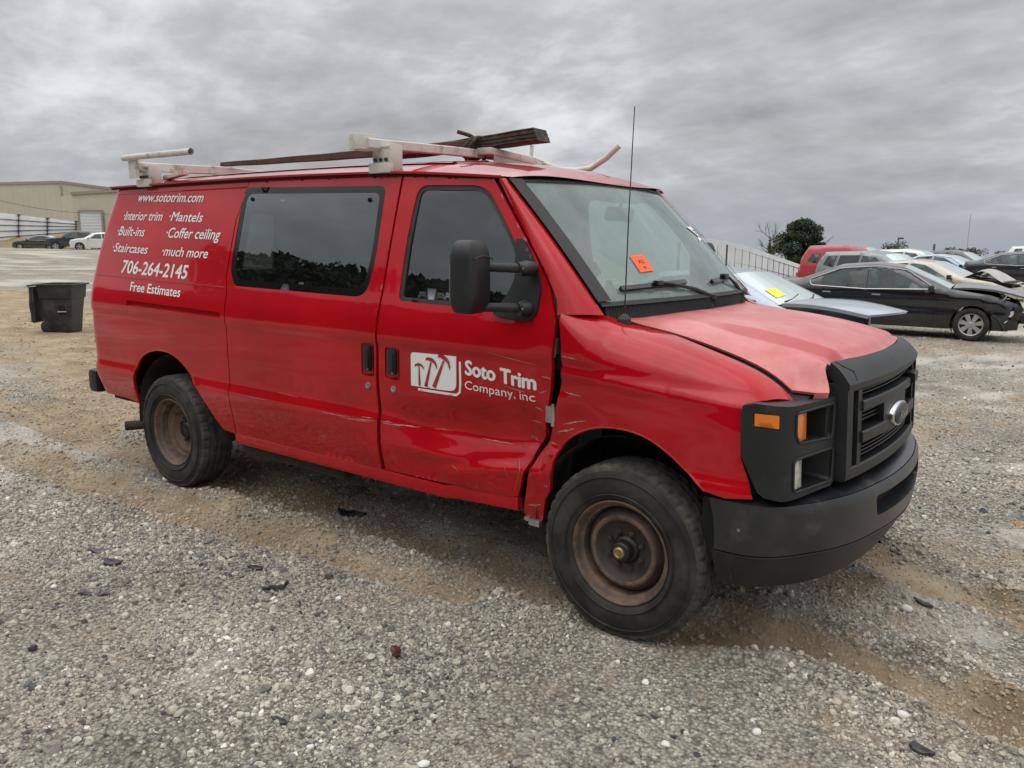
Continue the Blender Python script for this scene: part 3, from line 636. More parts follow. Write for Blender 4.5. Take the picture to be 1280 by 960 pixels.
# ---- front right door
W_DOOR = rounded([(-1.318, 1.968), (-.868, 1.953), (-.60, 1.645), (-.505, 1.375), (-1.325, 1.388), (-1.335, 1.70)], [.07, .09, .25, .05, .04, .2], 6)
fd_front = [(-.832, top_z(-.832)), (-.612, 1.734), (-.513, 1.621), (-.412, 1.491), (-.355, 1.356), (-.350, 1.282), (-.357, 1.169), (-.374, 1.07), (-.390, .989), (-.407, .899), (-.420, .816), (-.456, .775), (-.474, .712), (-.520, .605), (-.556, .512)]
fdoor = [(-1.446, .478), (-1.446, .9), (-1.442, 1.3), (-1.438, 1.7)] + arc_top(-1.436, -.832, 6) + fd_front[1:] + [(-.60, .503), (-1.0, .487)]
hp2 = rounded([(-1.398, .985), (-1.398, 1.148), (-1.292, 1.148), (-1.292, .985)], .018, 4)
vl_ = [(x_, _zl(x_)) for x_ in np.linspace(-1.42, -.52, 24)]
fd = panel('front_door', fdoor[::-1], SN, RED, van, .022, holes=[W_DOOR, hp2], lines=[[(-1.44, 1.172), (-.40, 1.150)][:], vl_], hole_flange=.03)
tag(fd, 'front door with crumpled lower edge and company lettering')
panel('window_glass', W_DOOR, SGL(-1, -.016), GLASSD, fd, .06, flange=0)
panel('window_seal', W_DOOR, offset_S(SN, -.006), RUBBER, fd, .04, holes=[shrink(W_DOOR, .022)], flange=.012)
handle_pocket(fd, -1.398, -1.292, .985, 1.148); keyhole(fd, -1.338, .935)
# dark bodywork behind the shut lines
for (a, b2, z0, z1) in ((-1.50, -1.40, .5, 2.0), (-2.86, -2.72, .5, 2.0)):
    q = MB(); q.grid(lambda s, t: tuple(Vector(body(-1, False)(a + (b2 - a) * s, z0 + (z1 - z0) * t)) + Vector((0, .030, 0))), 2, 16); q.obj('door_pillar', DARK, van, True)
q = MB(); q.grid(lambda s, t: tuple(Vector(body(-1, False)(interp(.42 + 1.5 * t, [.4, .8, 1.0, 1.36, 1.49, 1.73, 1.92], [-.60, -.50, -.45, -.42, -.47, -.67, -.85]) + (.20 if .42 + 1.5 * t < 1.32 else .03) * s, .42 + 1.5 * t)) + Vector((0, .06 if .42 + 1.5 * t > 1.1 else .14, 0))), 3, 40); q.obj('hinge_pillar', DARK, van, True)
for zz in (.93, 1.24):
    h = MB(); h.box((-.375, -.955, zz), (.05, .03, .075), bev=.006); h.tube([(-.362, -.965, zz - .05), (-.362, -.965, zz + .05)], .008); h.obj('door_hinge', STEEL, van, True)

# ---- sill under the doors
q = MB(); q.sweep([(x_, SN(x_, .46)[1] + .004 - (dent(x_, .6) * .3), .452 + (.012 if x_ > -1 else 0) + .02 * smooth01((x_ + 1.0) / .5)) for x_ in np.linspace(-2.80, -.56, 30)], [(-.03, -.05), (.004, -.045), (.010, -.02), (.006, .022), (-.02, .024)]); q.obj('sill', RED, van, True, 40)

# ---- right wing
AR = smooth_pts([(-.352, .675), (-.345, .73), (-.305, .805), (-.223, .870), (-.122, .912), (-.005, .925), (.11, .908), (.20, .866), (.275, .815), (.34, .768), (.385, .735)])
wf = [(.47, .722), (.572, .735), (.515, .890), (.508, 1.05), (.522, xz_wing_t(.522, 1.096)), (.57, xz_wing_t(.57, 1.105)), (.61, xz_wing_t(.61, 1.105)), (.635, _ZE(.64) - .22 + LW - .03)]
top = [(u, _ZE(u) - interp(u, [-.45, -.34, -.1, .12, .5, .65], [.06, .09, .20, .25, .25, .22]) + LW - .030 * smooth01((u - .0) / .35)) for u in np.linspace(.62, -.335, 26)]
rear = [(-.330, 1.43), (-.332, 1.357), (-.305, 1.25), (-.300, 1.162), (-.309, 1.085), (-.338, .976), (-.364, .874), (-.384, .808), (-.416, .774), (-.448, .722), (-.486, .609), (-.530, .444), (-.505, .40), (-.424, .415), (-.398, .528), (-.366, .579)]
wingP = AR + wf + top + rear
wg = panel('front_wing', wingP, wing(-1), RED, van, .022, lines=[[(-.26, 1.135), (.46, 1.09)]], flange=.02)
tag(wg, 'right front wing, buckled behind the wheel arch')
for pts_, nm_, S_, par_ in ((AR, 'arch_lip', wing(-1), wg), (R_ARCH, 'arch_lip', SN, side)):
    b = MB(); b.tube([Vector(S_(*q)) + Vector((0, .004, 0)) for q in pts_], .006, 6, cap=False); b.obj(nm_, RED, par_, True)
# right A pillar: from the door edge to the windscreen edge
def WS(v, t):  # windscreen: v -1..1, t 0 base..1 top
    return (-.06 - .54 * t - .155 * v * v + .012 * math.sin(PI * t), v * (.838 - .062 * t), 1.44 + .545 * t - .012 * v * v)
def pillar(sg):
    def fn(a, b):
        z = 1.378 + (1.978 - 1.378) * b; t = (z - 1.428) / .545
        xa = interp(z, [1.35, 1.43, 1.491, 1.621, 1.734, 1.987], [-.345, -.358, -.396, -.497, -.596, -.812]); A = Vector((xa, sg * _Wz(z), z))
        B = Vector(WS(1.012, t)); B = Vector((B.x - .004, sg * (B.y + .004), z + .002)); P = A.lerp(B, a); P += Vector((.010, sg * .022, .004)) * math.sin(PI * a) * 1.0; return P
    b = MB(); b.grid(fn, 8, 20)
    if sg > 0: b.F = [f[::-1] for f in b.F]
    p = b.obj('windscreen_pillar', RED, van, True, 60)
    f = MB(); f.grid(lambda a, b_: fn(0, .1 + .9 * b_) + Vector((-.03 * a, -sg * .05 * a, 0)), 2, 20); f.obj('pillar_flange', DARK, p, True)
    return p
pillar(-1); pillar(1)
wb_ = MB()
def trim(v0, v1, t0, t1, off, n=30): 
    wb_.grid(lambda a, b: tuple(Vector(WS(v0 + (v1 - v0) * a, t0 + (t1 - t0) * b)) + Vector((.5, 0, .5)).normalized() * off), 3 if abs(v1 - v0) < .3 else n, n if abs(v1 - v0) < .3 else 3)
trim(.935, 1.02, .0, 1.0, .014); trim(-1.02, -.935, .0, 1.0, .014); trim(-1.012, 1.012, .985, 1.01, .005); trim(-1.0, 1.0, -.03, .002, .004)
ws = MB(); ws.grid(lambda a, b: WS(-1 + 2 * a, b), 24, 16); wso = ws.obj('windscreen', GLASSW, van, True, 80)
wb_.obj('windscreen_seal', RUBBER, wso, True, 60)

# ---- roof
_ZC = Spl([-4.46, -4.30, -4.0, -3.0, -2.2, -1.3, -1.0, -.79, -.60], [2.085, 2.125, 2.142, 2.150, 2.148, 2.130, 2.102, 2.062, 1.992])
def ROOF(a, v):
    xf = -.585 - .16 * v * v; xr = -4.455 + .05 * v ** 4; x = xr + (xf - xr) * (1 - (1 - a) ** 1.0)
    yg = .803 - .02 * smooth01((-4.2 - x) / .25) - .03 * smooth01((x + .9) / .2)
    zg = GUT(x) + .004; zc_ = _ZC(x) ; return (x, v * yg, zg + max(0, zc_ - zg) * (1 - abs(v) ** 2.6) if zc_ > zg else zg)
rf = MB(); rf.grid(ROOF, 90, 50, (0, 1), (-1, 1)); rfo = rf.obj('roof', RED, van, True, 60)
for sg in (-1, 1):
    b = MB(); b.sweep([(x_, sg * .806, GUT(x_) + .002) for x_ in np.linspace(-4.43, -.80, 50)], [(-.012, -.007), (.012, -.007), (.014, .004), (-.012, .006)]); b.obj('drip_rail', RED, rfo, True)
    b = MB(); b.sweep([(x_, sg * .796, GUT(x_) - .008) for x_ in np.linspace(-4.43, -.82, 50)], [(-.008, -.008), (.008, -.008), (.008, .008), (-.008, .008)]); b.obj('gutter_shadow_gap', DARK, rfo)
for yy in (-.55, -.28, 0, .28, .55):
    b = MB(); b.grid(lambda s, t: (-4.2 + 2.9 * s, yy + .05 * (t - .5), _ZC(-4.2 + 2.9 * s) - abs(yy / .8) ** 2.6 * .095 + .002 + .006 * math.sin(PI * t)), 30, 4); b.obj('roof_rib', RED, rfo, True)

# ---- far side and rear
AF = [(x, z) for x, z in AR]
far = [(UR, .54), (UR, 2.0)] + arc_top(-4.50, -.832, 20) + [(-.612, 1.734), (-.513, 1.621), (-.412, 1.491), (-.345, 1.43), (-.345, .60), (-.40, .42), (-.6, .44), (-2.93, .475)] + R_ARCH[::-1] + [(-4.1, .535)]
panel('left_side_panel', far, SFAR, RED, van, .06, holes=[W_DOOR], flange=.02, flip=True)
panel('door_window', W_DOOR, offset_S(SFAR, .012), GLASSD, van, .08, flange=0, flip=True)
farw = AR + wf[:4] + wf[4:] + top + [(-.335, 1.43), (-.335, .60)]
panel('left_front_wing', farw, wing(1), RED, van, .05, flange=.02, flip=True)
def REAR(y, z): return (_XR(z) - .004 + .02 * (y / .8) ** 2 * 0, y, z)
wr1 = rounded([(-.70, 1.42), (-.07, 1.42), (-.07, 1.90), (-.66, 1.90)], .06); wr2 = [(-a, b) for a, b in wr1][::-1]
for hole, nm in ((wr1, -1), (wr2, 1)):
    o_ = [(nm * .86, .58), (nm * .005, .58), (nm * .005, 2.03), (nm * .70, 2.03), (nm * .80, 1.75), (nm * .865, 1.3)]
    dd = panel('rear_door', o_, REAR, RED, van, .06, holes=[hole], flange=.02, flip=True); panel('window_glass', hole, REAR, GLASSD, dd, .1, flange=0, flip=True)
q = MB(); q.grid(lambda a, b: (_XR(2.03 + .06 * b) - .005 + .06 * b, -.78 + 1.56 * a, 2.03 + .08 * b * (1 - (abs(2 * a - 1)) ** 3)), 20, 3); q.obj('rear_header', RED, van, True)
# rear bumper, tail lamps, exhaust, tow eye
rb = MB(); rb.box((-4.62, 0, .605), (.13, 1.94, .18), bev=.04); rb.obj('rear_bumper', BLACKP, van, True)
for sg in (-1, 1):
    b = MB(); b.box((-4.575, sg * .84, 1.16), (.03, .09, .36), bev=.012); b.obj('tail_lamp', mat('red_lens', (.25, .01, .01), .2, coat=.6) if 'red_lens' not in MATS else MATS['red_lens'], van, True)
ex = MB(); ex.tube([(-3.2, -.55, .38), (-3.6, -.62, .40), (-3.85, -.78, .36), (-4.05, -1.02, .345)], .034, 16, cap=False); ex.tube([(-3.85, -.78, .36), (-4.05, -1.02, .345)], .028, 16, cap=False); ex.obj('exhaust_pipe', RUSTDARK, van, True)

# ---- hood
_XF = Spl([0, .25, .45, .56, .62, .66, .69, .72], [.768, .755, .730, .705, .700, .728, .742, .700])
def HOODZ(x, y):
    t = max(0, min(1.1, (x + .05) / .82)); zc_ = 1.362 - .050 * t - .072 * t ** 3; ze = _ZE(x); a = abs(y)
    k = smooth01((a - .50) / .23) if a < .73 else 1
    crown = .012 * (1 - (a / .5) ** 2) if a < .5 else 0
    ed = max(min(ze, zc_), 1.122) + .004
    kx = smooth01((x - .50) / .18); lo = .50 + .10 * kx; k = smooth01((a - lo) / (.73 - .035 * kx - lo))
    z = zc_ + crown * (1 - t * .3) - .034 * smooth01((a - .45) / .07) * smooth01((x - .05) / .3)
    z = z * (1 - k) + ed * k
    z -= .022 * smooth01((x - (_XF(min(a, .56)) - .05)) / .05) * (1 - smooth01((a - .55) / .05))
    return z
def HOOD(a, v):
    y = v * .722; xr = -.02 - .17 * v * v; x = xr + (_XF(abs(y)) - xr) * a; return (x, y, HOODZ(x, y))
hd = MB(); hd.grid(HOOD, 60, 90, (0, 1), (-1, 1))
edge_skirt(hd, [HOOD(1, -1 + 2 * i / 90) for i in range(91)], (-.006, 0, -.03)); edge_skirt(hd, [HOOD(i / 60, -1) for i in range(61)], (0, .004, -.010)); edge_skirt(hd, [HOOD(i / 60, 1) for i in range(61)], (0, -.004, -.010))
for sg in (-1, 1):
    b = MB(); b.grid(lambda a, t: (HOOD(.02 + .96 * a, sg)[0], sg * (.700 + .075 * t), HOOD(.02 + .96 * a, sg)[2] - .013 - .018 * t), 40, 2); b.obj('wing_gap_shade', DARK, van, True)  # dark strip added below the hood gap to stand in for its shade
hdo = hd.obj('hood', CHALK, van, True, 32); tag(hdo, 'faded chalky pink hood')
# dark engine bay so that gaps read black
eb = MB(); eb.box((.15, 0, .90), (.92, 1.24, .50)); eb.box((-.15, 0, 1.24), (.30, 1.30, .16)); eb.box((.66, 0, .98), (.16, 1.40, .18)); eb.obj('engine_bay', DARK, van)
# cowl grille with slats
cw = MB()
def COWL(a, v):
    y = v * .80; x0 = -.035 - .175 * v * v - .02; x1 = -.05 - .155 * v * v * 1.05 + .012
    f0 = Vector((-.02 - .17 * v * v - .004, y, HOODZ(-.02 - .17 * v * v, min(.72, abs(y))) - .006 - .012 * (abs(v) > .9))); b0 = Vector(WS(v * .99, .01)) + Vector((.004, 0, -.004)); b0.y = y
    return tuple(b0.lerp(f0, a) )
cw.grid(COWL, 4, 60, (0, 1), (-1, 1)); cwo = cw.obj('cowl_panel', BLACKP, van, True)
sl_ = MB()
for i in range(110):
    v = -.97 + 1.94 * i / 109; a = Vector(COWL(.12, v)); b = Vector(COWL(.92, v)); sl_.tube([a + Vector((0, 0, .004)), b + Vector((0, 0, .004))], .0024, 4)
o = sl_.obj('cowl_slats', BLACKP, cwo); tag(o, kind='stuff')
for v in (-.12, .55):
    b = MB(); p = Vector(COWL(.85, v)); b.lathe(p + Vector((0, 0, .004)), [(0, .02), (.006, .018), (.008, .0)], 14, 'z'); b.box(p + Vector((.012, 0, .012)), (.02, .014, .008), bev=.003); b.obj('washer_jet', BLACKP, cwo, True)
# wipers
def onws(v, t, o=.0): return Vector(WS(v, t)) + Vector((.5, 0, .48)).normalized() * o
def wiper(pv, tipv0, tipt0, tipv1, tipt1, hv, ht):
    root = bpy.data.objects.new('wiper', None); COL.objects.link(root); root.parent = van
    a = MB(); piv = Vector(COWL(.35, pv)) + Vector((0, 0, .015)); mid = onws(hv, ht, .030)
    a.lathe(piv, [(-.015, .022), (.008, .020), (.014, .0)], 16, 'z'); a.tube([piv, piv.lerp(mid, .35) + Vector((0, 0, .012)), piv.lerp(mid, .75) + Vector((0, 0, .008)), mid], [.011, .010, .006, .005], 8); a.obj('wiper_arm', BLACKP, root, True)
    b = MB(); P0, P1 = onws(tipv0, tipt0, .012), onws(tipv1, tipt1, .012); n_ = 14
    b.sweep([onws(tipv0 + (tipv1 - tipv0) * i / n_, tipt0 + (tipt1 - tipt0) * i / n_, .012) for i in range(n_ + 1)], [(-.009, -.012), (.009, -.012), (.012, .006), (-.012, .006)], up=(.7, 0, .7)); b.box(mid - Vector((.004, 0, .004)), (.03, .06, .022), bev=.006); b.obj('wiper_blade', BLACKG, root, True)
wiper(-.03, -.82, .085, -.24, .105, -.53, .10)
wiper(.66, .10, .09, .52, .115, .36, .12)
# antenna
an = MB(); ab = Vector((-.125, -.772, 1.352)); an.lathe(ab, [(-.01, .030), (.010, .030), (.020, .022), (.030, .010), (.034, 0)], 20, 'z'); an.obj('antenna_base', RUBBER, van, True)
an = MB(); an.tube([ab + Vector((0, 0, .03)), ab + Vector((.004, .0, .45)), ab + Vector((.012, .004, .90))], [.0032, .0026, .002], 6); an.obj('antenna_rod', mat('dark_steel', (.06, .06, .06), .35, metal=.7), van)

# ---- front: lamp bezels
PLN = [(.500, -.990), (.560, -.985), (.610, -.975), (.650, -.958), (.676, -.930), (.692, -.890), (.710, -.82), (.730, -.74), (.752, -.655), (.757, -.63)]
_ps = [0.0]
for a, b in zip(PLN[:-1], PLN[1:]): _ps.append(_ps[-1] + math.hypot(b[0] - a[0], b[1] - a[1]))
_px = Spl(_ps, [p[0] for p in PLN]); _py = Spl(_ps, [p[1] for p in PLN])
_PLY = Spl([p[0] for p in PLN], [-p[1] for p in PLN])
def FR(sg):
    def S(s_, z): return (_px(s_) + (1.08 - z) * .045, -_py(s_) * sg if sg > 0 else _py(s_), z)
    return S
S_END = _ps[-1]; sC = _ps[4]
def bezel(sg):
    S = FR(sg); fl = sg > 0
    par = None
    outl = [(.016, 1.094), (.008, 1.05), (.012, .898), (.075, .765), (.10, .748), (.165, .738), (.23, .742), (S_END - .03, .752), (S_END, .775), (S_END, 1.105), (.20, 1.100), (.06, 1.106)]
    h1 = rounded([(.225, .985), (.245, .935 + .02), (S_END - .035, .948), (S_END - .022, 1.082), (.225, 1.072)], .018)
    h2 = rounded([(.215, .885), (.215, .768), (S_END - .03, .772), (S_END - .022, .905), (.235, .897)], .025)
    hm = rounded([(.058, 1.018), (.058, 1.072), (.152, 1.070), (.152, 1.014)], .008)
    bz = panel('lamp_bezel', outl, S, BLACKP, van, .02, holes=[h1, h2, hm], lines=[], flange=.05, hole_flange=.016, flip=fl, ang=50)
    # raised rims around both openings
    for hh in (h1, h2):
        P = [Vector(S(*q)) for q in resample(hh, .02)]; P.append(P[0]); b = MB(); b.tube(P, .0065, 6, cap=False); b.obj('opening_rim', BLACKP, bz, True)
    # pockets behind the openings
    for hh, nm in ((h1, 'upper'), (h2, 'lower')):
        L = resample(hh, .03); P = [Vector(S(*q)) for q in L]; c = sum(P, Vector()) / len(P); D = Vector((-.115, 0, .0))
        V = [p for p in P] + [c + (p - c) * .86 + D for p in P]; n_ = len(P); F = [(i, (i + 1) % n_, n_ + (i + 1) % n_, n_ + i) for i in range(n_)] + [tuple(range(n_, 2 * n_))]
        mesh_obj('lamp_pocket', V, F, BLACKP, bz, True, 40)
    am = MB(); zz0, zz1 = 1.014, 1.072
    panel('side_marker', shrink(hm, .003), offset_S(S, .002 * (1 if not fl else -1)), AMBER, bz, .02, flange=.01, flip=fl)
    # turn signal: wedge in the outboard end of the upper opening
    def wedge(name, m_, s0, s1, z0, z1, dep):
        b = MB(); 
        def fn(a, c):
            p = Vector(S(s0 + (s1 - s0) * a, z0 + (z1 - z0) * c)); p.x -= .003 + .016 * a; p.x += .004 * math.sin(PI * a) * math.sin(PI * c); return tuple(p)
        b.grid(fn, 6, 6); edge_skirt(b, [fn(1, j / 6) for j in range(7)], (-.09, 0, 0))
        if fl: b.F = [f[::-1] for f in b.F]
        b.obj(name, m_, bz, True)
    wedge('turn_signal', AMBER, .226, .325, .958, 1.072, .085); wedge('headlamp_lens', CLEAR, .216, .300, .775, .895, .10)
    return bz
bezel(-1); bezel(1)
for sg in (-1, 1):   # filler between bezel top, wing and hood; inner wing panels
    b = MB(); b.grid(lambda a, c: (.53 + .215 * c, sg * (_PLY(.53 + .215 * c) - .012 - (_PLY(.53 + .215 * c) - .60) * a), 1.100 - .006 * a), 8, 8); b.obj('bezel_cap', BLACKP, van, True)
    b = MB(); b.box((.52, sg * .78, .88), (.08, .30, .30)); b.box((.45, sg * .62, .80), (.34, .04, .60)); b.obj('inner_panel', DARK, van)

# ---- grille
def gx(y, z): return .838 - .045 * (y / .6) ** 2 + (1.157 - z) * .05
def gbar(b, y0, y1, z0, z1, dx0, dx1, n=14, bev=.006):
    """bar following the grille's plan curve, from dx0 (back) to dx1 (front)"""
    P = []
    for i in range(n + 1):
        y = y0 + (y1 - y0) * i / n
        for x_, z in ((dx0, z0), (dx1 - bev, z0), (dx1, z0 + bev), (dx1, z1 - bev), (dx1 - bev, z1), (dx0, z1)): P.append((gx(y, z) + x_, y, z))
    F = [(i * 6 + k, (i + 1) * 6 + k, (i + 1) * 6 + (k + 1) % 6, i * 6 + (k + 1) % 6) for i in range(n) for k in range(6)] + [tuple(range(6))[::-1], tuple(n * 6 + k for k in range(6))]
    b.add(P, F)
gr = bpy.data.objects.new('grille', None); COL.objects.link(gr); gr.parent = van; tag(gr, 'black plastic grille with broken upper bar')
fr = MB(); gbar(fr, -.62, .62, 1.118, 1.150, -.08, .0); gbar(fr, -.62, .62, .762, .812, -.08, .0)
for sg in (-1, 1):
    gbar(fr, sg * .622, sg * .572, .775, 1.140, -.09, .003, 2); gbar(fr, sg * .505, sg * .468, .80, 1.125, -.08, -.004, 2)
fr.obj('grille_frame', BLACKP, gr, True, 30)
for z0, z1, nm, ya, yb in ((1.028, 1.072, 0, -.472, .30), (.895, .945, 0, -.472, .472)):
    b = MB(); gbar(b, ya, yb, z0, z1, -.05, .006); b.obj('grille_bar', BLACKP, gr, True, 30)
b = MB(); gbar(b, .33, .472, 1.040, 1.088, -.02, .022, 4); b.obj('grille_bar', BLACKP, gr, True, 30)
for k, zz in enumerate((1.104, 1.090, 1.012, .996, .980, .880, .864, .848, .832)):
    b = MB(); gbar(b, -.468, .468, zz - .003, zz + .003, -.06, -.025, 10, .001); b.obj('grille_slat', BLACKP, gr)
for sg in (-1, 1):
    b = MB(); gbar(b, sg * .57, sg * .508, .815, 1.115, -.09, -.045, 2); b.obj('grille_blank', BLACKP, gr)
b = MB(); gbar(b, -.56, .56, .80, 1.13, -.10, -.07, 10); b.obj('radiator', DARK, gr)
b = MB(); gbar(b, -.20, .20, .885, 1.035, -.05, -.002, 8); b.obj('emblem_carrier', BLACKP, gr, True, 30)
def oval(rx, rz, off, name, m_, dep=.012, par=None):
    V = []; F = []; n_ = 40; ec = Vector((gx(0, .947), 0, .952))
    for j, (k, d) in enumerate(((1.0, -dep), (1.0, 0), (.93, .006), (.0, .010))):
        for i in range(n_):
            t = 2 * PI * i / n_; V.append(ec + Vector((off + d - (rx * k * math.cos(t)) ** 2 * .12, rx * k * math.cos(t), rz * k * math.sin(t))))
    for j in range(3):
        for i in range(n_): F.append((j * n_ + i, j * n_ + (i + 1) % n_, (j + 1) * n_ + (i + 1) % n_, (j + 1) * n_ + i))
    return mesh_obj(name, V, F, m_, par, True, 50)
em = oval(.128, .056, .014, 'emblem', CHROME, .02, gr); oval(.116, .047, .0215, 'emblem_field', mat('emblem_grey', (.035, .04, .055), .4), .002, gr)
Vt, Ft = text_mesh('Ford', .0); Vt[:, 0] += Vt[:, 1] * .30; Vt[:, 0] -= (Vt[:, 0].min() + Vt[:, 0].max()) / 2; k_ = .150 / (Vt[:, 0].max() - Vt[:, 0].min())
mesh_obj('emblem_script', [(gx(0, .947) + .0345 - (x_ * k_) ** 2 * .12, x_ * k_, .934 + z_ * .050) for x_, z_ in Vt], Ft, CHROME, gr)
# header panel above the grille
def HDR(a, v):
    y = v * .60; p0 = Vector((_XF(min(abs(y), .55)) + .008, y, 1.236 - .004)); p1 = Vector((gx(y, 1.157) + .006, y * 1.035, 1.152)); p = p0.lerp(p1, a); p.z += .010 * math.sin(PI * a); return p
hh = MB(); hh.grid(lambda a, v: HDR(a, v), 10, 40, (0, 1), (-1, 1)); edge_skirt(hh, [HDR(1, -1 + 2 * i / 40) for i in range(41)], (-.002, 0, -.022)); edge_skirt(hh, [HDR(i / 10, -1) for i in range(11)], (-.02, 0, -.05)); edge_skirt(hh, [HDR(i / 10, 1) for i in range(11)], (-.02, 0, -.05))
hdr = hh.obj('grille_header', BLACKP, van, True, 40)
b = MB(); b.tube([HDR(.03, -.93) + Vector((0, 0, .0015)), HDR(.35, -.90) + Vector((0, 0, .0015)), HDR(.62, -.83) + Vector((0, 0, .001)), HDR(.92, -.865)], .002, 5); b.obj('header_crack', DARK, hdr)

# ---- front bumper
PT = [(.40, -.985), (.47, -.992), (.54, -.990), (.61, -.975), (.675, -.935), (.735, -.845), (.790, -.735), (.845, -.58), (.880, -.40), (.905, -.20), (.913, 0)]
PM = [(.43, -.985), (.50, -.985), (.56, -.975), (.62, -.945), (.672, -.895), (.735, -.80), (.792, -.70), (.850, -.54), (.886, -.36), (.910, -.18), (.918, 0)]
PB = [(.45, -.93), (.50, -.92), (.55, -.90), (.60, -.86), (.648, -.80), (.70, -.72), (.748, -.62), (.79, -.48), (.818, -.32), (.835, -.16), (.84, 0)]
def mir(P): return P + [(x, -y) for x, y in P[::-1][1:]]
PT, PM, PB = mir(PT), mir(PM), mir(PB); NB = len(PT) - 1
_sp = {}
for nm, P in (('T', PT), ('M', PM), ('B', PB)):
    A = np.array(P); 
    _sp[nm] = (Spl(range(NB + 1), A[:, 0]), Spl(range(NB + 1), A[:, 1]))
def BMP(s_, z):
    kx, ky = [ _sp[k][0](s_) for k in 'TMB'], [_sp[k][1](s_) for k in 'TMB']
    t = (z - .505) / .205
    x = kx[1] + (kx[0] - kx[1]) * t + .010 * math.sin(PI * max(0, min(1, t))); y = ky[1] + (ky[0] - ky[1]) * t
    if z > .69: k = (z - .69) / .02; x -= .008 * k * k
    return (x, y, z)
def BLO(s_, z):
    kx, ky = [ _sp[k][0](s_) for k in 'TMB'], [_sp[k][1](s_) for k in 'TMB']; t = (.495 - z) / .16; t2 = max(0.0, t) ** 1.3
    return (kx[1] + (kx[2] - kx[1]) * t2 - .014, ky[1] + (ky[2] - ky[1]) * t2 - .012 * (1 if ky[1] > 0 else -1), z)
class _sc:  # bumper panel domain: scaled station
    pass
K = .10
sslot = rounded([(7.9 * K, .578), (12.1 * K, .578), (12.1 * K, .668), (7.9 * K, .668)], .02)
bo = [(0, .505), (0, .700), (.02, .712)] + [(NB * K * i / 40, .712) for i in range(1, 40)] + [(NB * K - .02, .712), (NB * K, .70), (NB * K, .505)]
bm_ = panel('front_bumper', bo, lambda u, z: BMP(u / K, z), BUMPER, van, .02, holes=[sslot], flange=.02, hole_flange=.07, ang=50); tag(bm_, 'charcoal painted steel front bumper with a centre slot')
b = MB(); b.grid(lambda a, t: (BMP(NB * a, .712)[0] - .004 - .13 * t * (1 - .2 * abs(2 * a - 1)), BMP(NB * a, .712)[1] * (1 - .10 * t), .7135 + .016 * math.sin(PI * min(1, t * 1.2) / 2)), 60, 4); b.obj('bumper_top', BUMPER, bm_, True)
b = MB(); b.grid(lambda a, t: (BMP(NB * (.34 + .32 * a), .62)[0] - .075, BMP(NB * (.34 + .32 * a), .62)[1], .56 + .13 * t), 10, 3); b.obj('slot_backing', DARK, bm_)
b = MB(); b.tube([BMP(1.5, .605)[:1] + (BMP(1.5, .605)[1] - .001,) + (.605,), (BMP(1.5, .605)[0], BMP(1.5, .605)[1] - .004, .605)], .006, 8); b.obj('bumper_bolt', STEEL, bm_)
va = panel('lower_valance', [(.0, .35), (.0, .494)] + [(NB * K * i / 30, .494) for i in range(1, 31)] + [(NB * K, .35)] + [(NB * K * (1 - i / 30), .335 + .02 * abs(1 - 2 * (i / 30)) ** 3) for i in range(1, 30)], lambda u, z: BLO(u / K, z), BLACKP, van, .025, flange=.02, ang=50)
b = MB(); b.sweep([Vector(BLO(NB * i / 60, .492)) + Vector((.006, 0, .004)) for i in range(0, 61)], [(-.010, -.008), (.008, -.004), (.008, .002), (-.010, .004)]); b.obj('valance_lip', BUMPER, va, True, 60)

# ---- wheel wells and underbody
def well(cx, sg, r=.50):
    b = MB(); y0, y1 = sg * .955, sg * .60
    b.grid(lambda a, t: (cx + r * math.cos(PI * (1.03 - 1.06 * a)), y0 + (y1 - y0) * t, .42 + r * math.sin(PI * (1.03 - 1.06 * a)) * (.98)), 24, 4)
    n_ = 24; c = [(cx + r * math.cos(PI * (1.03 - 1.06 * i / n_)), y1, .42 + r * math.sin(PI * (1.03 - 1.06 * i / n_)) * .98) for i in range(n_ + 1)]; b.add(c, [tuple(range(n_ + 1))])
    b.obj('wheel_well', MATS['wheel_liner'], van, True, 40)
mat('wheel_liner', (.022, .022, .021), .75, noise=(6, .4), dirt=((.09, .075, .06), 5.0, .45, .8))
for sg in (-1, 1): well(.02, sg, .475); well(-3.47, sg, .50)
ub = MB(); ub.box((-2.0, 0, .50), (5.0, 1.72, .05)); ub.box((-1.9, .42, .42), (5.1, .08, .13)); ub.box((-1.9, -.42, .42), (5.1, .08, .13)); ub.box((-1.7, -.88, .465), (2.3, .10, .06)); ub.tube([(-3.505, -.75, .38), (-3.505, .75, .38)], .055, 12); ub.lathe((-3.505, 0, .38), [(-.12, .06), (-.06, .15), (.06, .15), (.12, .06)], 16); ub.tube([(0, -.78, .34), (0, .78, .34)], .04, 10); ub.box((-2.35, -.72, .40), (1.0, .34, .16), bev=.03); ub.obj('chassis', RUSTDARK, van, True, 40)
fl = MB(); fl.box((-1.15, .0, .62), (1.3, 1.7, .05)); fl.box((-3.0, 0, .60), (3.0, 1.7, .04)); fl.obj('floor', DARK, van)

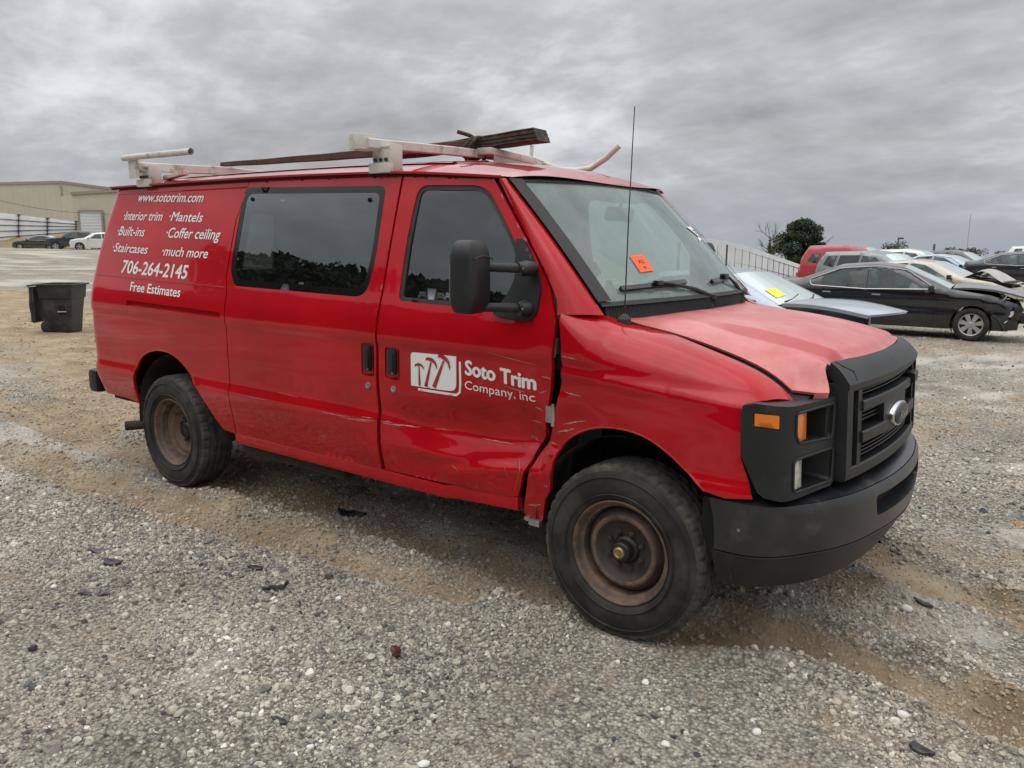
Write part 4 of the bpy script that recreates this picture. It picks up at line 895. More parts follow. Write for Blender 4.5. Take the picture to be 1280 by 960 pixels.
# ---- wheels
def wheel(cx, cy, sg, front, steer=0.0):
    """sg: -1 for the near side (outside faces -y)"""
    root = bpy.data.objects.new('wheel', None); COL.objects.link(root); root.parent = van; c = Vector((cx, cy, .374)); o = sg  # axial direction of the outside
    n_ = 160; tw = .118
    def A(a): return o * a
    side = [(A(.100), .232), (A(.112), .242), (A(.122), .275), (A(.126), .310), (A(.120), .345), (A(.112), .362)]
    b = MB(); b.lathe(c, side, 96); b.lathe(c, [(-a, r) for a, r in side], 96)
    for rr in (.262, .338): b.lathe(c, [(A(.121), rr - .003), (A(.128), rr), (A(.1215), rr + .003)], 96)
    if sg * 1 > 0 or True: pass
    b.obj('tyre_sidewall', TYRE, root, True, 60)
    t = MB(); R = .3905
    def rr(base, k_, on): return (lambda k: base - (.0085 if (k % 4 == 0) == on else 0))
    def rz(base, ph, dp=.007): return (lambda k, ph=ph: base - (dp if ((k + ph) % 4) == 0 else 0))
    prof = [(-.113, .362), (-.110, rz(.378, 0)), (-.100, rz(.3855, 0)), (-.074, rz(R, 0)), (-.072, .380), (-.062, .380), (-.060, rz(R, 2, .004)), (-.026, rz(R + .001, 2, .004)), (-.024, .380), (-.014, .380), (-.012, rz(R + .001, 1, .004)), (.012, rz(R + .001, 1, .004)), (.014, .380), (.024, .380), (.026, rz(R + .001, 2, .004)), (.060, rz(R, 2, .004)), (.062, .380), (.072, .380), (.074, rz(R, 0)), (.100, rz(.3855, 0)), (.110, rz(.378, 0)), (.113, .362)]
    t.lathe(c, prof, n_); t.obj('tyre_tread', TREAD, root, False)
    b = MB(); b.lathe(c, [(A(.092), .222), (A(.104), .2335), (A(.1095), .2335), (A(.1115), .228), (A(.106), .221), (A(.090), .214), (A(.078), .212), (A(.070), .199), (A(.020), .192), (A(-.09), .20), (A(-.10), .23)], 72); b.obj('rim', RUSTRIM, root, True, 50)
    d = MB()
    if front: d.lathe(c, [(A(.030), .192), (A(.052), .178), (A(.070), .160), (A(.074), .148), (A(.070), .138), (A(.050), .124), (A(.040), .110), (A(.038), .055)], 64)
    else: d.lathe(c, [(A(.03), .192), (A(.03), .180), (A(.012), .162), (A(.012), .150), (A(.018), .140), (A(-.010), .125), (A(-.022), .105), (A(-.022), .055)], 64)
    dz = d.obj('wheel_disc', RIMDARK if front else RUSTRIM, root, True, 50)
    rg = MB()
    if front: rg.lathe(c, [(A(.066), .163), (A(.0755), .156), (A(.0765), .146), (A(.071), .137)], 64)
    else: rg.lathe(c, [(A(.018), .160), (A(.022), .150), (A(.019), .139)], 64)
    rg.obj('disc_ring', RUSTRIM, root, True, 60)
    base = .038 if front else -.022
    h = MB()
    if front: h.lathe(c, [(A(.038), .066), (A(.052), .060), (A(.058), .048), (A(.092), .044), (A(.098), .036), (A(.10), .0)], 32)
    else: h.lathe(c, [(A(-.022), .066), (A(.006), .062), (A(.018), .052), (A(.022), .0)], 32)
    h.obj('hub', mat('greasy_hub', (.015, .013, .012), .4) if 'greasy_hub' not in MATS else MATS['greasy_hub'], root, True, 50)
    if front:
        k = MB(); k.lathe(c, [(A(.098), .026), (A(.108), .026), (A(.112), .022), (A(.112), .017), (A(.109), .015), (A(.109), 0)], 24); k.obj('hub_cap', mat('brass_cap', (.36, .27, .12), .35, metal=.7, noise=(40, .3)) if 'brass_cap' not in MATS else MATS['brass_cap'], root, True, 40)
    for i in range(8):
        th = 2 * PI * (i + .5) / 8; p = c + Vector((.084 * math.cos(th), 0, .084 * math.sin(th))); b = MB(); b.lathe(p, [(A(base), .013), (A(base + .018), .012), (A(base + .020), .006), (A(base + .028), .006), (A(base + .028), 0)], 6); b.obj('lug_nut', RIMDARK, root)
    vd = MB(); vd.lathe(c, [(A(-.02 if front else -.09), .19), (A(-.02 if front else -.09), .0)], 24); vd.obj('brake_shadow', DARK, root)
    return root
wheel(0, -.868, -1, True); wheel(-3.505, -.868, -1, False); wheel(0, .868, 1, True); wheel(-3.505, .868, 1, False)
b = MB(); b.box((.38, -.80, .56), (.06, .25, .26)); b.obj('splash_shield', DARK, van)

# ---- interior
itn = MB(); itn.box((-.28, 0, 1.16), (.40, 1.60, .30), bev=.08); itn.box((-.42, .42, 1.26), (.14, .42, .14), bev=.05); itn.obj('dashboard', DASH, van, True, 40)
sw = MB(); c = Vector((-.60, .42, 1.27)); ring = [c + Vector((.10 * math.sin(t) * .9, .19 * math.cos(t), .17 * math.sin(t))) for t in np.linspace(0, 2 * PI, 33)]; sw.tube(ring, .016, 8, cap=False); sw.tube([c + Vector((0, -.18, 0)), c + Vector((.02, 0, -.02)), c + Vector((0, .18, 0))], .016, 8); sw.tube([c, c + Vector((.22, 0, -.12))], .035, 10); sw.obj('steering_wheel', BLACKP, van, True)
for yy in (-.48, .44):
    s_ = MB(); s_.box((-1.10, yy, .93), (.50, .50, .16), bev=.06); s_.box((-1.34, yy, 1.24), (.15, .48, .56), rot=Matrix.Rotation(math.radians(-12), 3, 'Y'), bev=.06); s_.box((-1.42, yy, 1.60), (.10, .26, .17), rot=Matrix.Rotation(math.radians(-10), 3, 'Y'), bev=.04); s_.tube([(-1.40, yy - .06, 1.50), (-1.41, yy - .06, 1.56)], .008); s_.obj('seat', SEAT, van, True, 40)
b = MB(); b.box((-.62, .02, 1.84), (.03, .27, .075), rot=Matrix.Rotation(math.radians(15), 3, 'Y'), bev=.012); b.tube([(-.62, .02, 1.87), (-.60, .02, 1.93)], .01); b.obj('rear_view_mirror', DASH, van, True, 40)
for yy in (-.40, .40):
    b = MB(); b.box((-.78, yy, 1.94), (.16, .42, .02), rot=Matrix.Rotation(math.radians(-8), 3, 'Y'), bev=.008); b.obj('sun_visor', HEADLN, van, True)
b = MB(); b.grid(lambda a, v: tuple(Vector(ROOF(.01 + .97 * a, v)) + Vector((0, 0, -.035))), 20, 12, (0, 1), (-.97, .97)); b.obj('headliner', HEADLN, van, True)

# ---- towing mirror
mr = bpy.data.objects.new('towing_mirror', None); COL.objects.link(mr); mr.parent = van
mb_poly = rounded([(-.63, 1.70), (-.585, 1.700), (-.49, 1.57), (-.452, 1.50), (-.452, 1.385), (-.475, 1.338), (-.66, 1.345), (-.70, 1.36), (-.64, 1.43), (-.60, 1.52), (-.615, 1.60)], [.01, .02, .1, .06, .06, .03, .02, .02, .1, .1, .1], 5)
mbp = panel('mirror_mount', mb_poly, offset_S(SN, .016), BLACKP, mr, .02, flange=.03)
for zz, r0 in ((1.575, .036), (1.400, .036)):
    b = MB(); b.tube([(-.50, -.945 - (1.5 - zz) * .15, zz), (-.505, -.99, zz), (-.52, -1.02, zz - .004)], [.030, .036, .030], 14); b.tube([(-.52, -1.00, zz), (-.60, -1.10, zz + .004), (-.645, -1.17, zz + .006)], [.022, .020, .020], 14); b.lathe(Vector((-.492, -.995, zz)), [(-.038, 0), (-.036, .016), (-.03, .022), (0, .03)], 14); b.obj('mirror_arm', BLACKP, mr, True, 60)
    b = MB(); b.lathe(Vector((-.487, -1.032, zz)), [(-.004, 0), (-.003, .005), (.002, .006)], 8); b.obj('mirror_screw', STEEL, mr)
def mirror_shell():
    bm = bmesh.new(); bmesh.ops.create_cube(bm, size=1.0); bmesh.ops.bevel(bm, geom=list(bm.edges), offset=.27, segments=7, affect='EDGES', profile=.5)
    for v in bm.verts:
        x, y, z = v.co; w = 1 - .10 * (z + .5); v.co = Vector((x * .125 * (1.0), y * .190 * w, z * .315)); 
        if x > 0: v.co.x *= 1 + .25 * (1 - (2 * z) ** 2) * .5
    Vv = [v.co.copy() for v in bm.verts]; Ff = [[v.index for v in f.verts] for f in bm.faces]; bm.free(); return Vv, Ff
Vv, Ff = mirror_shell(); R_ = Matrix.Rotation(math.radians(8), 3, 'Z'); cM = Vector((-.650, -1.20, 1.538))
mesh_obj('mirror_housing', [R_ @ v + cM for v in Vv], Ff, BLACKP, mr, True, 60)
b = MB(); b.tube([R_ @ Vector((.068, y_, .07 + .02 * math.cos(y_ * 16))) + cM for y_ in np.linspace(-.07, .08, 10)], .003, 5); b.obj('housing_seam', BLACKP, mr, True)
b = MB(); b.box(cM + R_ @ Vector((-.060, 0, .0)), (.004, .13, .20), rot=R_, bev=.001); b.obj('mirror_glass', CHROME, mr)
# far-side mirror
b = MB(); b.add([Vector((v.x, -v.y, v.z)) + Vector((-.665, 1.215, 1.538)) for v in Vv], [f[::-1] for f in Ff]); b.tube([(-.50, .95, 1.57), (-.64, 1.17, 1.58)], .02); b.tube([(-.50, .95, 1.40), (-.64, 1.17, 1.41)], .02); b.obj('left_mirror', BLACKP, van, True, 60)

# ---- lettering on the rear quarter and the door
def bold_lettering(name, body_, S, x0, x1, zl, zr, hg, m, parent, bo, sh):
    hg = hg * 1.07; k = max(bo, .012) * hg * 2.1; o = lettering(name, body_, S, x0 + k, x1 - k, zl, zr, hg, m, parent, 0, sh); me = o.data
    V = [v.co.copy() for v in me.vertices]; F = [tuple(p.vertices) for p in me.polygons]; VV, FF = list(V), list(F)
    for j, (dx, dz) in enumerate(((-k, 0), (k, 0), (0, k * .7), (0, -k * .7), (-k * .5, k * .5), (k * .5, -k * .5))):
        b_ = len(VV); VV += [v + Vector((dx, -.00012 * (j + 1), dz)) for v in V]; FF += [tuple(i + b_ for i in f) for f in F]
    bpy.data.objects.remove(o); return mesh_obj(name, VV, FF, m, parent)
_LZ = [('www.sototrim.com', -4.055, -3.225, 1.938, 1.918, .056, .014, .25), ('·Interior trim', -4.225, -3.676, 1.811, 1.802, .056, .002, .22), ('·Mantels', -3.590, -3.190, 1.801, 1.790, .056, .002, .22),
       ('·Built-ins', -4.255, -3.866, 1.703, 1.696, .058, .002, .22), ('·Coffer ceiling', -3.590, -2.960, 1.690, 1.680, .060, .002, .22), ('·Staircases', -4.265, -3.786, 1.587, 1.577, .056, .002, .22),
       ('·much more', -3.600, -3.062, 1.571, 1.563, .056, .002, .22), ('706-264-2145', -4.085, -3.255, 1.441, 1.426, .080, .020, .10), ('Free Estimates', -3.930, -3.295, 1.322, 1.309, .056, .014, .0)]
for body_, x0, x1, zl, zr, hg, bo_, sh in _LZ: bold_lettering('lettering', body_, SN, x0, x1, zl, zr, hg, WHITEV, side, bo_, sh)
bold_lettering('lettering', 'Soto Trim', SN, -.854, -.447, 1.066, 1.036, .062, WHITEV, fd, .032, .0)
lettering('lettering', 'Company, inc', SN, -.854, -.456, .995, .980, .040, WHITEV, fd, .0, .0)
def decal(name, polys, off=.0025, m_=WHITEV, holes=None):
    return panel(name, polys, offset_S(SN, off), m_, fd, .02, holes=holes or [], flange=0)
LX = lambda u, v: (-1.21 + .302 * u, .970 + .170 * v + .006 * u)   # logo box
box_ = rounded([LX(0, 0), LX(.72, -.02), LX(1.0, .0), LX(1.0, 1.0), LX(.16, 1.0), LX(0, 1.0)], [.0, .0, .05, .0, .0, .05], 6)
decal('logo_box', [tuple(q) for q in box_])
def stroke(P, w):
    P = [np.array(p, float) for p in P]; L, R2 = [], []
    for i, p in enumerate(P):
        t = P[min(i + 1, len(P) - 1)] - P[max(i - 1, 0)]; t = t / np.linalg.norm(t); n_ = np.array([-t[1], t[0]]); ww = w[i] if isinstance(w, list) else w; L.append(tuple(p + n_ * ww)); R2.append(tuple(p - n_ * ww))
    return L + R2[::-1]
decal('logo_shadow', stroke([LX(1.075, .86), LX(1.085, .2), LX(1.07, -.02), LX(1.0, -.11), LX(.16, -.09)], .0062))
RLOGO = mat('logo_red', (.33, .02, .03), .4)
def hammer(bx, bz, tx_, tz_, w0, hs):
    B_, T_ = np.array(LX(bx, bz)), np.array(LX(tx_, tz_)); u = (T_ - B_) / np.linalg.norm(T_ - B_); v = np.array([u[1], -u[0]])
    decal('logo_hammer', [tuple(B_ - v * w0), tuple(B_ + v * w0), tuple(T_ + v * w0 * .45), tuple(T_ - v * w0 * .45)], .0040, RLOGO)
    hd_ = [(-.62, -.10), (-.66, .16), (-.40, .30), (-.10, .38), (.22, .36), (.52, .20), (.74, -.08), (.80, -.36), (.60, -.16), (.36, .02), (.10, .06), (-.20, .04), (-.40, .04)]
    decal('logo_hammer', [tuple(T_ + v * a_ * hs + u * b_ * hs) for a_, b_ in hd_], .0045, RLOGO)
hammer(.20, .03, .19, .60, .0080, .044); hammer(.34, .03, .46, .76, .0110, .058); hammer(.52, .03, .74, .84, .0130, .066)
# scrapes through the paint: bare slivers lying on the door and the wing
SCR = mat('scraped_paint', (.44, .20, .175), .7, noise=(60, .35)); SCD = mat('bare_dark_metal', (.10, .07, .06), .7, noise=(60, .4))
_r = random.Random(31)
def scrape(x0, z0, x1, z1, w, m_=SCR, par=None, S_=None):
    n_ = 9; L = []; R2 = []
    for i in range(n_ + 1):
        t = i / n_; x = x0 + (x1 - x0) * t; z = z0 + (z1 - z0) * t + _r.uniform(-1, 1) * w * .6; ww = w * math.sin(PI * min(.97, max(.03, t))) * _r.uniform(.25, 1.0) + .0006; L.append((x, z + ww)); R2.append((x, z - ww))
    T_ = offset_S(S_ or SN, .0016); V = [T_(*q) for q in L + R2]; m = n_ + 1; mesh_obj('scrape', V, [(i, m + i, m + i + 1, i + 1) for i in range(n_)], m_, par or fd)
scrape(-1.43, .742, -1.18, .752, .005); scrape(-1.40, .732, -1.28, .734, .003, SCD); scrape(-1.44, .750, -1.36, .752, .004); scrape(-1.10, .757, -.98, .760, .0022)
for q in ((-1.92, .740, -1.66, .742, .003), (-1.62, .742, -1.49, .745, .005), (-1.75, .732, -1.52, .735, .0022), (-2.3, .80, -2.12, .795, .0016), (-2.62, .742, -2.40, .744, .0014), (-1.58, .757, -1.50, .757, .002)): scrape(*q, par=sl)
for q in ((-.42, 1.10, -.372, 1.095, .004), (-.44, 1.02, -.40, 1.035, .003), (-.46, .955, -.42, .94, .004), (-.62, 1.035, -.50, 1.02, .0018), (-.50, .885, -.43, .88, .003), (-.52, .80, -.47, .786, .005), (-.62, .655, -.60, .60, .003), (-.56, .70, -.52, .64, .003), (-.70, 1.185, -.45, 1.15, .0015), (-.95, .60, -.90, .575, .0018), (-.80, .745, -.60, .748, .0022), (-.58, .53, -.50, .70, .0016)): scrape(*q)
for q in ((-.55, .93, -.51, .925, .003), (-.47, .86, -.44, .84, .005), (-.545, .60, -.54, .55, .003)): scrape(*q, m_=SCD)
for q in ((-.30, 1.205, -.22, 1.198, .002), (-.29, 1.045, -.20, 1.04, .003), (-.33, .86, -.24, .885, .006), (-.30, .90, -.18, .935, .0035), (-.43, .745, -.41, .64, .004), (-.47, .70, -.46, .60, .003), (-.42, .50, -.50, .48, .005), (-.395, .60, -.375, .60, .004), (-.38, .80, -.34, .80, .004)): scrape(*q, par=wg)
for q in ((-.44, .47, -.50, .44, .006), (-.36, .845, -.30, .86, .003)): scrape(*q, m_=SCD, par=wg)
b = MB(); b.box((-.455, -.955, .405), (.06, .03, .03), bev=.004); b.box((-.50, -.95, .415), (.03, .03, .02), bev=.004); b.obj('torn_clip', STEEL, wg)
# stickers on the windscreen
def ws_quad(name, pts, m_, off=.004):
    V = [onws(v, t, off) for v, t in pts]; return mesh_obj(name, V, [(0, 1, 2, 3)], m_, wso)
ORANGE = mat('orange_paper', (.95, .13, .02), .6, noise=(20, .06))
def ws_inv(px_, py_):
    # solve for (v, t) on the windscreen nearest to a camera ray through a photograph point: used once to read off positions
    d = CF + CR * ((px_ - 640) / 1014.28) - CU * ((py_ - 480) / 1014.28); best = None
    v, t = 0.0, .5
    for _ in range(60):
        p = Vector(WS(v, t)) - CAMP; dv = (Vector(WS(v + 1e-4, t)) - Vector(WS(v, t))) / 1e-4; dt = (Vector(WS(v, t + 1e-4)) - Vector(WS(v, t))) / 1e-4
        M = Matrix((( dv.x, dt.x, -d.x), (dv.y, dt.y, -d.y), (dv.z, dt.z, -d.z))); s_ = M.inverted() @ (-p); v += s_.x; t += s_.y
    return v, t

# ================================================================ roof rack and what lies on it (the rack is bolted to the van)
rk = bpy.data.objects.new('ladder_rack', None); COL.objects.link(rk); rk.parent = van; tag(rk, 'white ladder rack with rust stains')
def sq_tube(name, P, w, h, m_, par, bev=.005):
    b = MB(); b.sweep(P, [(-w / 2, -h / 2 + bev), (-w / 2 + bev, -h / 2), (w / 2 - bev, -h / 2), (w / 2, -h / 2 + bev), (w / 2, h / 2 - bev), (w / 2 - bev, h / 2), (-w / 2 + bev, h / 2), (-w / 2, h / 2 - bev)]); return b.obj(name, m_, par, True, 30)
def bracket(x, name):
    b = MB(); y = -.815
    b.box((x, y, 2.062), (.15, .035, .05), bev=.004); b.box((x, y + .012, 2.115), (.13, .012, .13), bev=.003)
    for s_ in (-1, 1): b.box((x + s_ * .062, y + .05, 2.115), (.008, .09, .14), bev=.002)
    b.box((x, y + .05, 2.172), (.12, .10, .012), bev=.003); o = b.obj(name, WHITEP, rk, True, 30)
    for dx in (-.04, 0, .04):
        c = MB(); c.lathe(Vector((x + dx, y + .004, 2.105)), [(-.012, 0), (-.012, .009), (0, .010)], 6); c.obj('bracket_bolt', RUSTDARK, rk)
    return o
bracket(-1.585, 'rack_bracket'); bracket(-3.945, 'rack_bracket')
sq_tube('crossbar', [(-1.60, -.90, 2.182), (-1.60, -.30, 2.200), (-1.60, .50, 2.215), (-1.60, .90, 2.165)], .04, .050, WHITEP, rk)
sq_tube('crossbar', [(-3.94, -.86, 2.170), (-3.94, -.2, 2.190), (-3.94, .5, 2.18), (-3.94, .84, 2.15)], .04, .060, WHITEP, rk)
b = MB(); b.box((-1.64, -.885, 2.190), (.09, .12, .080), bev=.004); b.obj('crossbar_cap', WHITEP, rk, True, 30)
b = MB(); b.box((-3.98, -.865, 2.160), (.12, .012, .13), bev=.003); b.box((-3.95, -.84, 2.175), (.03, .07, .09), bev=.003); b.obj('end_plate', WHITEP, rk, True, 30)
b = MB(); b.tube([(-4.08, -.88, 2.232), (-3.9, -.88, 2.234), (-3.24, -.88, 2.232)], .021, 16, cap=False); b.tube([(-4.08, -.88, 2.232), (-3.245, -.88, 2.232)], .017, 16, cap=False); b.obj('side_pipe', WHITEP, rk, True, 60)
b = MB(); b.box((-3.80, -.66, 2.12), (.26, .05, .03), rot=Matrix.Rotation(math.radians(-6), 3, 'Y'), bev=.005); b.box((-3.86, -.60, 2.09), (.30, .04, .025), rot=Matrix.Rotation(math.radians(14), 3, 'Z'), bev=.004); b.obj('latch_plate', WHITEP, rk, True, 30)
b = MB(); b.box((-1.53, .20, 2.205), (.11, .46, .040), rot=Matrix.Rotation(math.radians(-3), 3, 'X'), bev=.004); b.box((-1.485, .24, 2.135), (.006, .46, .115), rot=Matrix.Rotation(math.radians(-4), 3, 'X'), bev=.002); b.obj('gusset_plate', WHITEP, rk, True, 30)
b = MB(); b.tube([(-1.60, .64, 2.20), (-1.53, .80, 2.165), (-1.47, .88, 2.165), (-1.38, .93, 2.180), (-1.28, .96, 2.245), (-1.19, .98, 2.325)], .021, 14); b.obj('bent_pipe', WHITEP, rk, True, 60)
b = MB(); b.box((-1.60, .55, 2.245), (.012, .030, .13), rot=Matrix.Rotation(math.radians(-6), 3, 'X'), bev=.003); b.box((-1.60, .60, 2.175), (.07, .05, .06), bev=.004); b.obj('upright_stop', WHITEP, rk, True, 30)

WOODB = mat('weathered_brown_wood', (.085, .052, .038), .8, noise=(14, .35), bump=(50, .5, .004)); WOODD = mat('dark_weathered_wood', (.050, .042, .036), .85, noise=(18, .45), dirt=((.13, .11, .09), 22.0, .5, .7), bump=(70, .6, .004))
def plank(name, p0, p1, w, h, m_, label, grooves=0, taper=0.0, cut=0.0):
    p0, p1 = Vector(p0), Vector(p1); L = (p1 - p0).length; prof = []
    def ring(s_, k):
        hw, hh = w / 2 * k, h / 2 * k; P = [(-hw, -hh + .004), (-hw + .004, -hh), (hw - .004, -hh), (hw, -hh + .004)]
        if grooves:
            for j in range(grooves): z0 = -hh + (2 * hh) * (j + .6) / (grooves + .2); P += [(hw, z0 - .006), (hw - .005, z0 - .002), (hw - .005, z0 + .002), (hw, z0 + .006)]
        P += [(hw, hh - .004), (hw - .004, hh), (-hw + .004, hh), (-hw, hh - .004)]
        if grooves:
            for j in range(grooves): z0 = hh - (2 * hh) * (j + .6) / (grooves + .2); P += [(-hw, z0 + .006), (-hw + .005, z0 + .002), (-hw + .005, z0 - .002), (-hw, z0 - .006)]
        return P
    V = []; F = []; n_ = 28; t = (p1 - p0).normalized(); sd_ = t.cross(Vector((0, 0, 1))).normalized(); up = sd_.cross(t)
    for i in range(n_ + 1):
        f = i / n_; k = 1 - taper * (1 - f); P = ring(f, k); c = p0.lerp(p1, f) + Vector((0, .002 * math.sin(f * 9), -.004 * math.sin(PI * f) + .0012 * math.sin(f * 23)))
        for a, b_ in P: V.append(c + sd_ * a + up * b_ + t * ((cut * b_ / h) if i == n_ else 0))
    m = len(P)
    for i in range(n_):
        for k in range(m): F.append((i * m + k, i * m + (k + 1) % m, (i + 1) * m + (k + 1) % m, (i + 1) * m + k))
    F += [tuple(range(m))[::-1], tuple(n_ * m + k for k in range(m))]
    o = mesh_obj(name, V, F, m_); tag(o, label, 'plank'); return o
plank('wooden_plank', (-4.04, -.13, 2.245), (-1.62, -.03, 2.255), .055, .060, WOODB, 'long thin brown wooden plank lying along the van roof rack', 0, .45)
plank('wooden_plank', (-2.35, .02, 2.240), (-1.20, .10, 2.300), .15, .075, WOODD, 'dark grooved board with cut end, tied on the front of the roof rack', 3, .30, -.03)
# rope
ROPE = mat('brown_rope', (.075, .052, .038), .95, noise=(60, .4), bump=(160, .8, .004))
rp = MB(); c = Vector((-1.62, -.02, 2.235))
loop = [c + Vector((.05 * math.sin(t * 1.0) * .5 + .012 * math.sin(3 * t), .085 * math.cos(t), .062 * math.sin(t))) for t in np.linspace(0, 2 * PI, 25)]
rp.tube(loop, .011, 8); loop = [p + Vector((.028, .012, .004)) for p in loop]; rp.tube(loop, .010, 8)
rp.tube([c + Vector((.01, .0, .06)), c + Vector((.01, -.04, .072)), c + Vector((.0, -.09, .080)), c + Vector((-.02, -.12, .088))], .012, 8)
rp.tube([c + Vector((.0, -.06, -.03)), c + Vector((.02, -.08, -.08)), c + Vector((.02, -.02, -.115)), c + Vector((.03, .04, -.13)), c + Vector((.03, .05, -.17))], .014, 8); rp.tube([c + Vector((.03, .07, -.03)), c + Vector((.03, .06, -.10)), c + Vector((.03, .04, -.15))], .012, 8)
o = rp.obj('rope', ROPE, None, True, 70); tag(o, 'brown rope knotted round the boards at the front crossbar', 'rope')

# ================================================================ other cars
CARGLASS = glass('car_window_glass', (.30, .36, .35), dust=.10, dustcol=(.42, .46, .46), boost=1.3)
WINDSC = glass('car_windscreen_glass', (.42, .48, .46), dust=.38, dustcol=(.52, .58, .56), boost=1.3, dscale=1.2)
DARKGLASS = glass('privacy_glass', (.05, .055, .055), dust=.05, boost=1.3)
def carpaint(name, col, rough=.28, metal=.0, coat=1.0): 
    return mat(name, col, rough, metal, coat, noise=(2, .08), dirt=(tuple(.4 * c + .07 for c in col), 3.0, .60, 1.0))
REDL = mat('red_lamp_lens', (.35, .012, .015), .2, coat=.8); TRIMC = mat('bright_window_trim', (.55, .55, .56), .25, metal=.9); HUBC = mat('silver_wheel_cover', (.50, .50, .51), .35, metal=.6, noise=(12, .15)); CARBLK = mat('car_black_plastic', (.018, .018, .019), .55)
def car_wheel(root, x, y, R, kind, zc=None):
    w = bpy.data.objects.new('wheel', None); COL.objects.link(w); w.parent = root; sg = -1 if y < 0 else 1; c = Vector((x, y, (zc or R))); A = lambda a: sg * a
    b = MB(); b.lathe(c, [(A(.085), R * .66), (A(.102), R * .72), (A(.105), R * .85), (A(.095), R * .95), (A(.075), R * .995), (A(0), R), (A(-.09), R * .99), (A(-.10), R * .8)], 40); b.obj('tyre', TYRE, w, True, 50)
    b = MB(); b.lathe(c, [(A(.088), R * .67), (A(.094), R * .66), (A(.088), R * .625), (A(.05), R * .60), (A(.04), R * .2), (A(.04), 0)], 40); b.obj('rim', HUBC if kind != 'steel' else CARBLK, w, True, 40)
    bk = MB(); bk.lathe(c, [(A(.052), R * .61), (A(.052), 0)], 30); bk.obj('wheel_recess', DARK, w)
    h = MB(); n_ = {'seven': 7, 'five': 5, 'steel': 8, 'ten': 10}[kind]
    for i in range(n_):
        th = 2 * PI * i / n_ + .2; u = Vector((math.cos(th), 0, math.sin(th))); v = Vector((-math.sin(th), 0, math.cos(th))); ya = Vector((0, A(.085), 0)); yb = Vector((0, A(.055), 0)); w0, w1 = R * .085, R * .15
        P = [c + u * R * .12 - v * w0, c + u * R * .12 + v * w0, c + u * R * .64 + v * w1, c + u * R * .64 - v * w1]; V = [p + ya for p in P[:2]] + [p + ya * .95 for p in P[2:]] + [p + yb for p in P]
        h.add(V, [(0, 1, 2, 3), (4, 5, 1, 0), (5, 6, 2, 1), (6, 7, 3, 2), (7, 4, 0, 3)])
    h.lathe(c, [(A(.088), R * .16), (A(.094), R * .12), (A(.096), 0)], 20); h.obj('wheel_cover', HUBC, w, False); return w
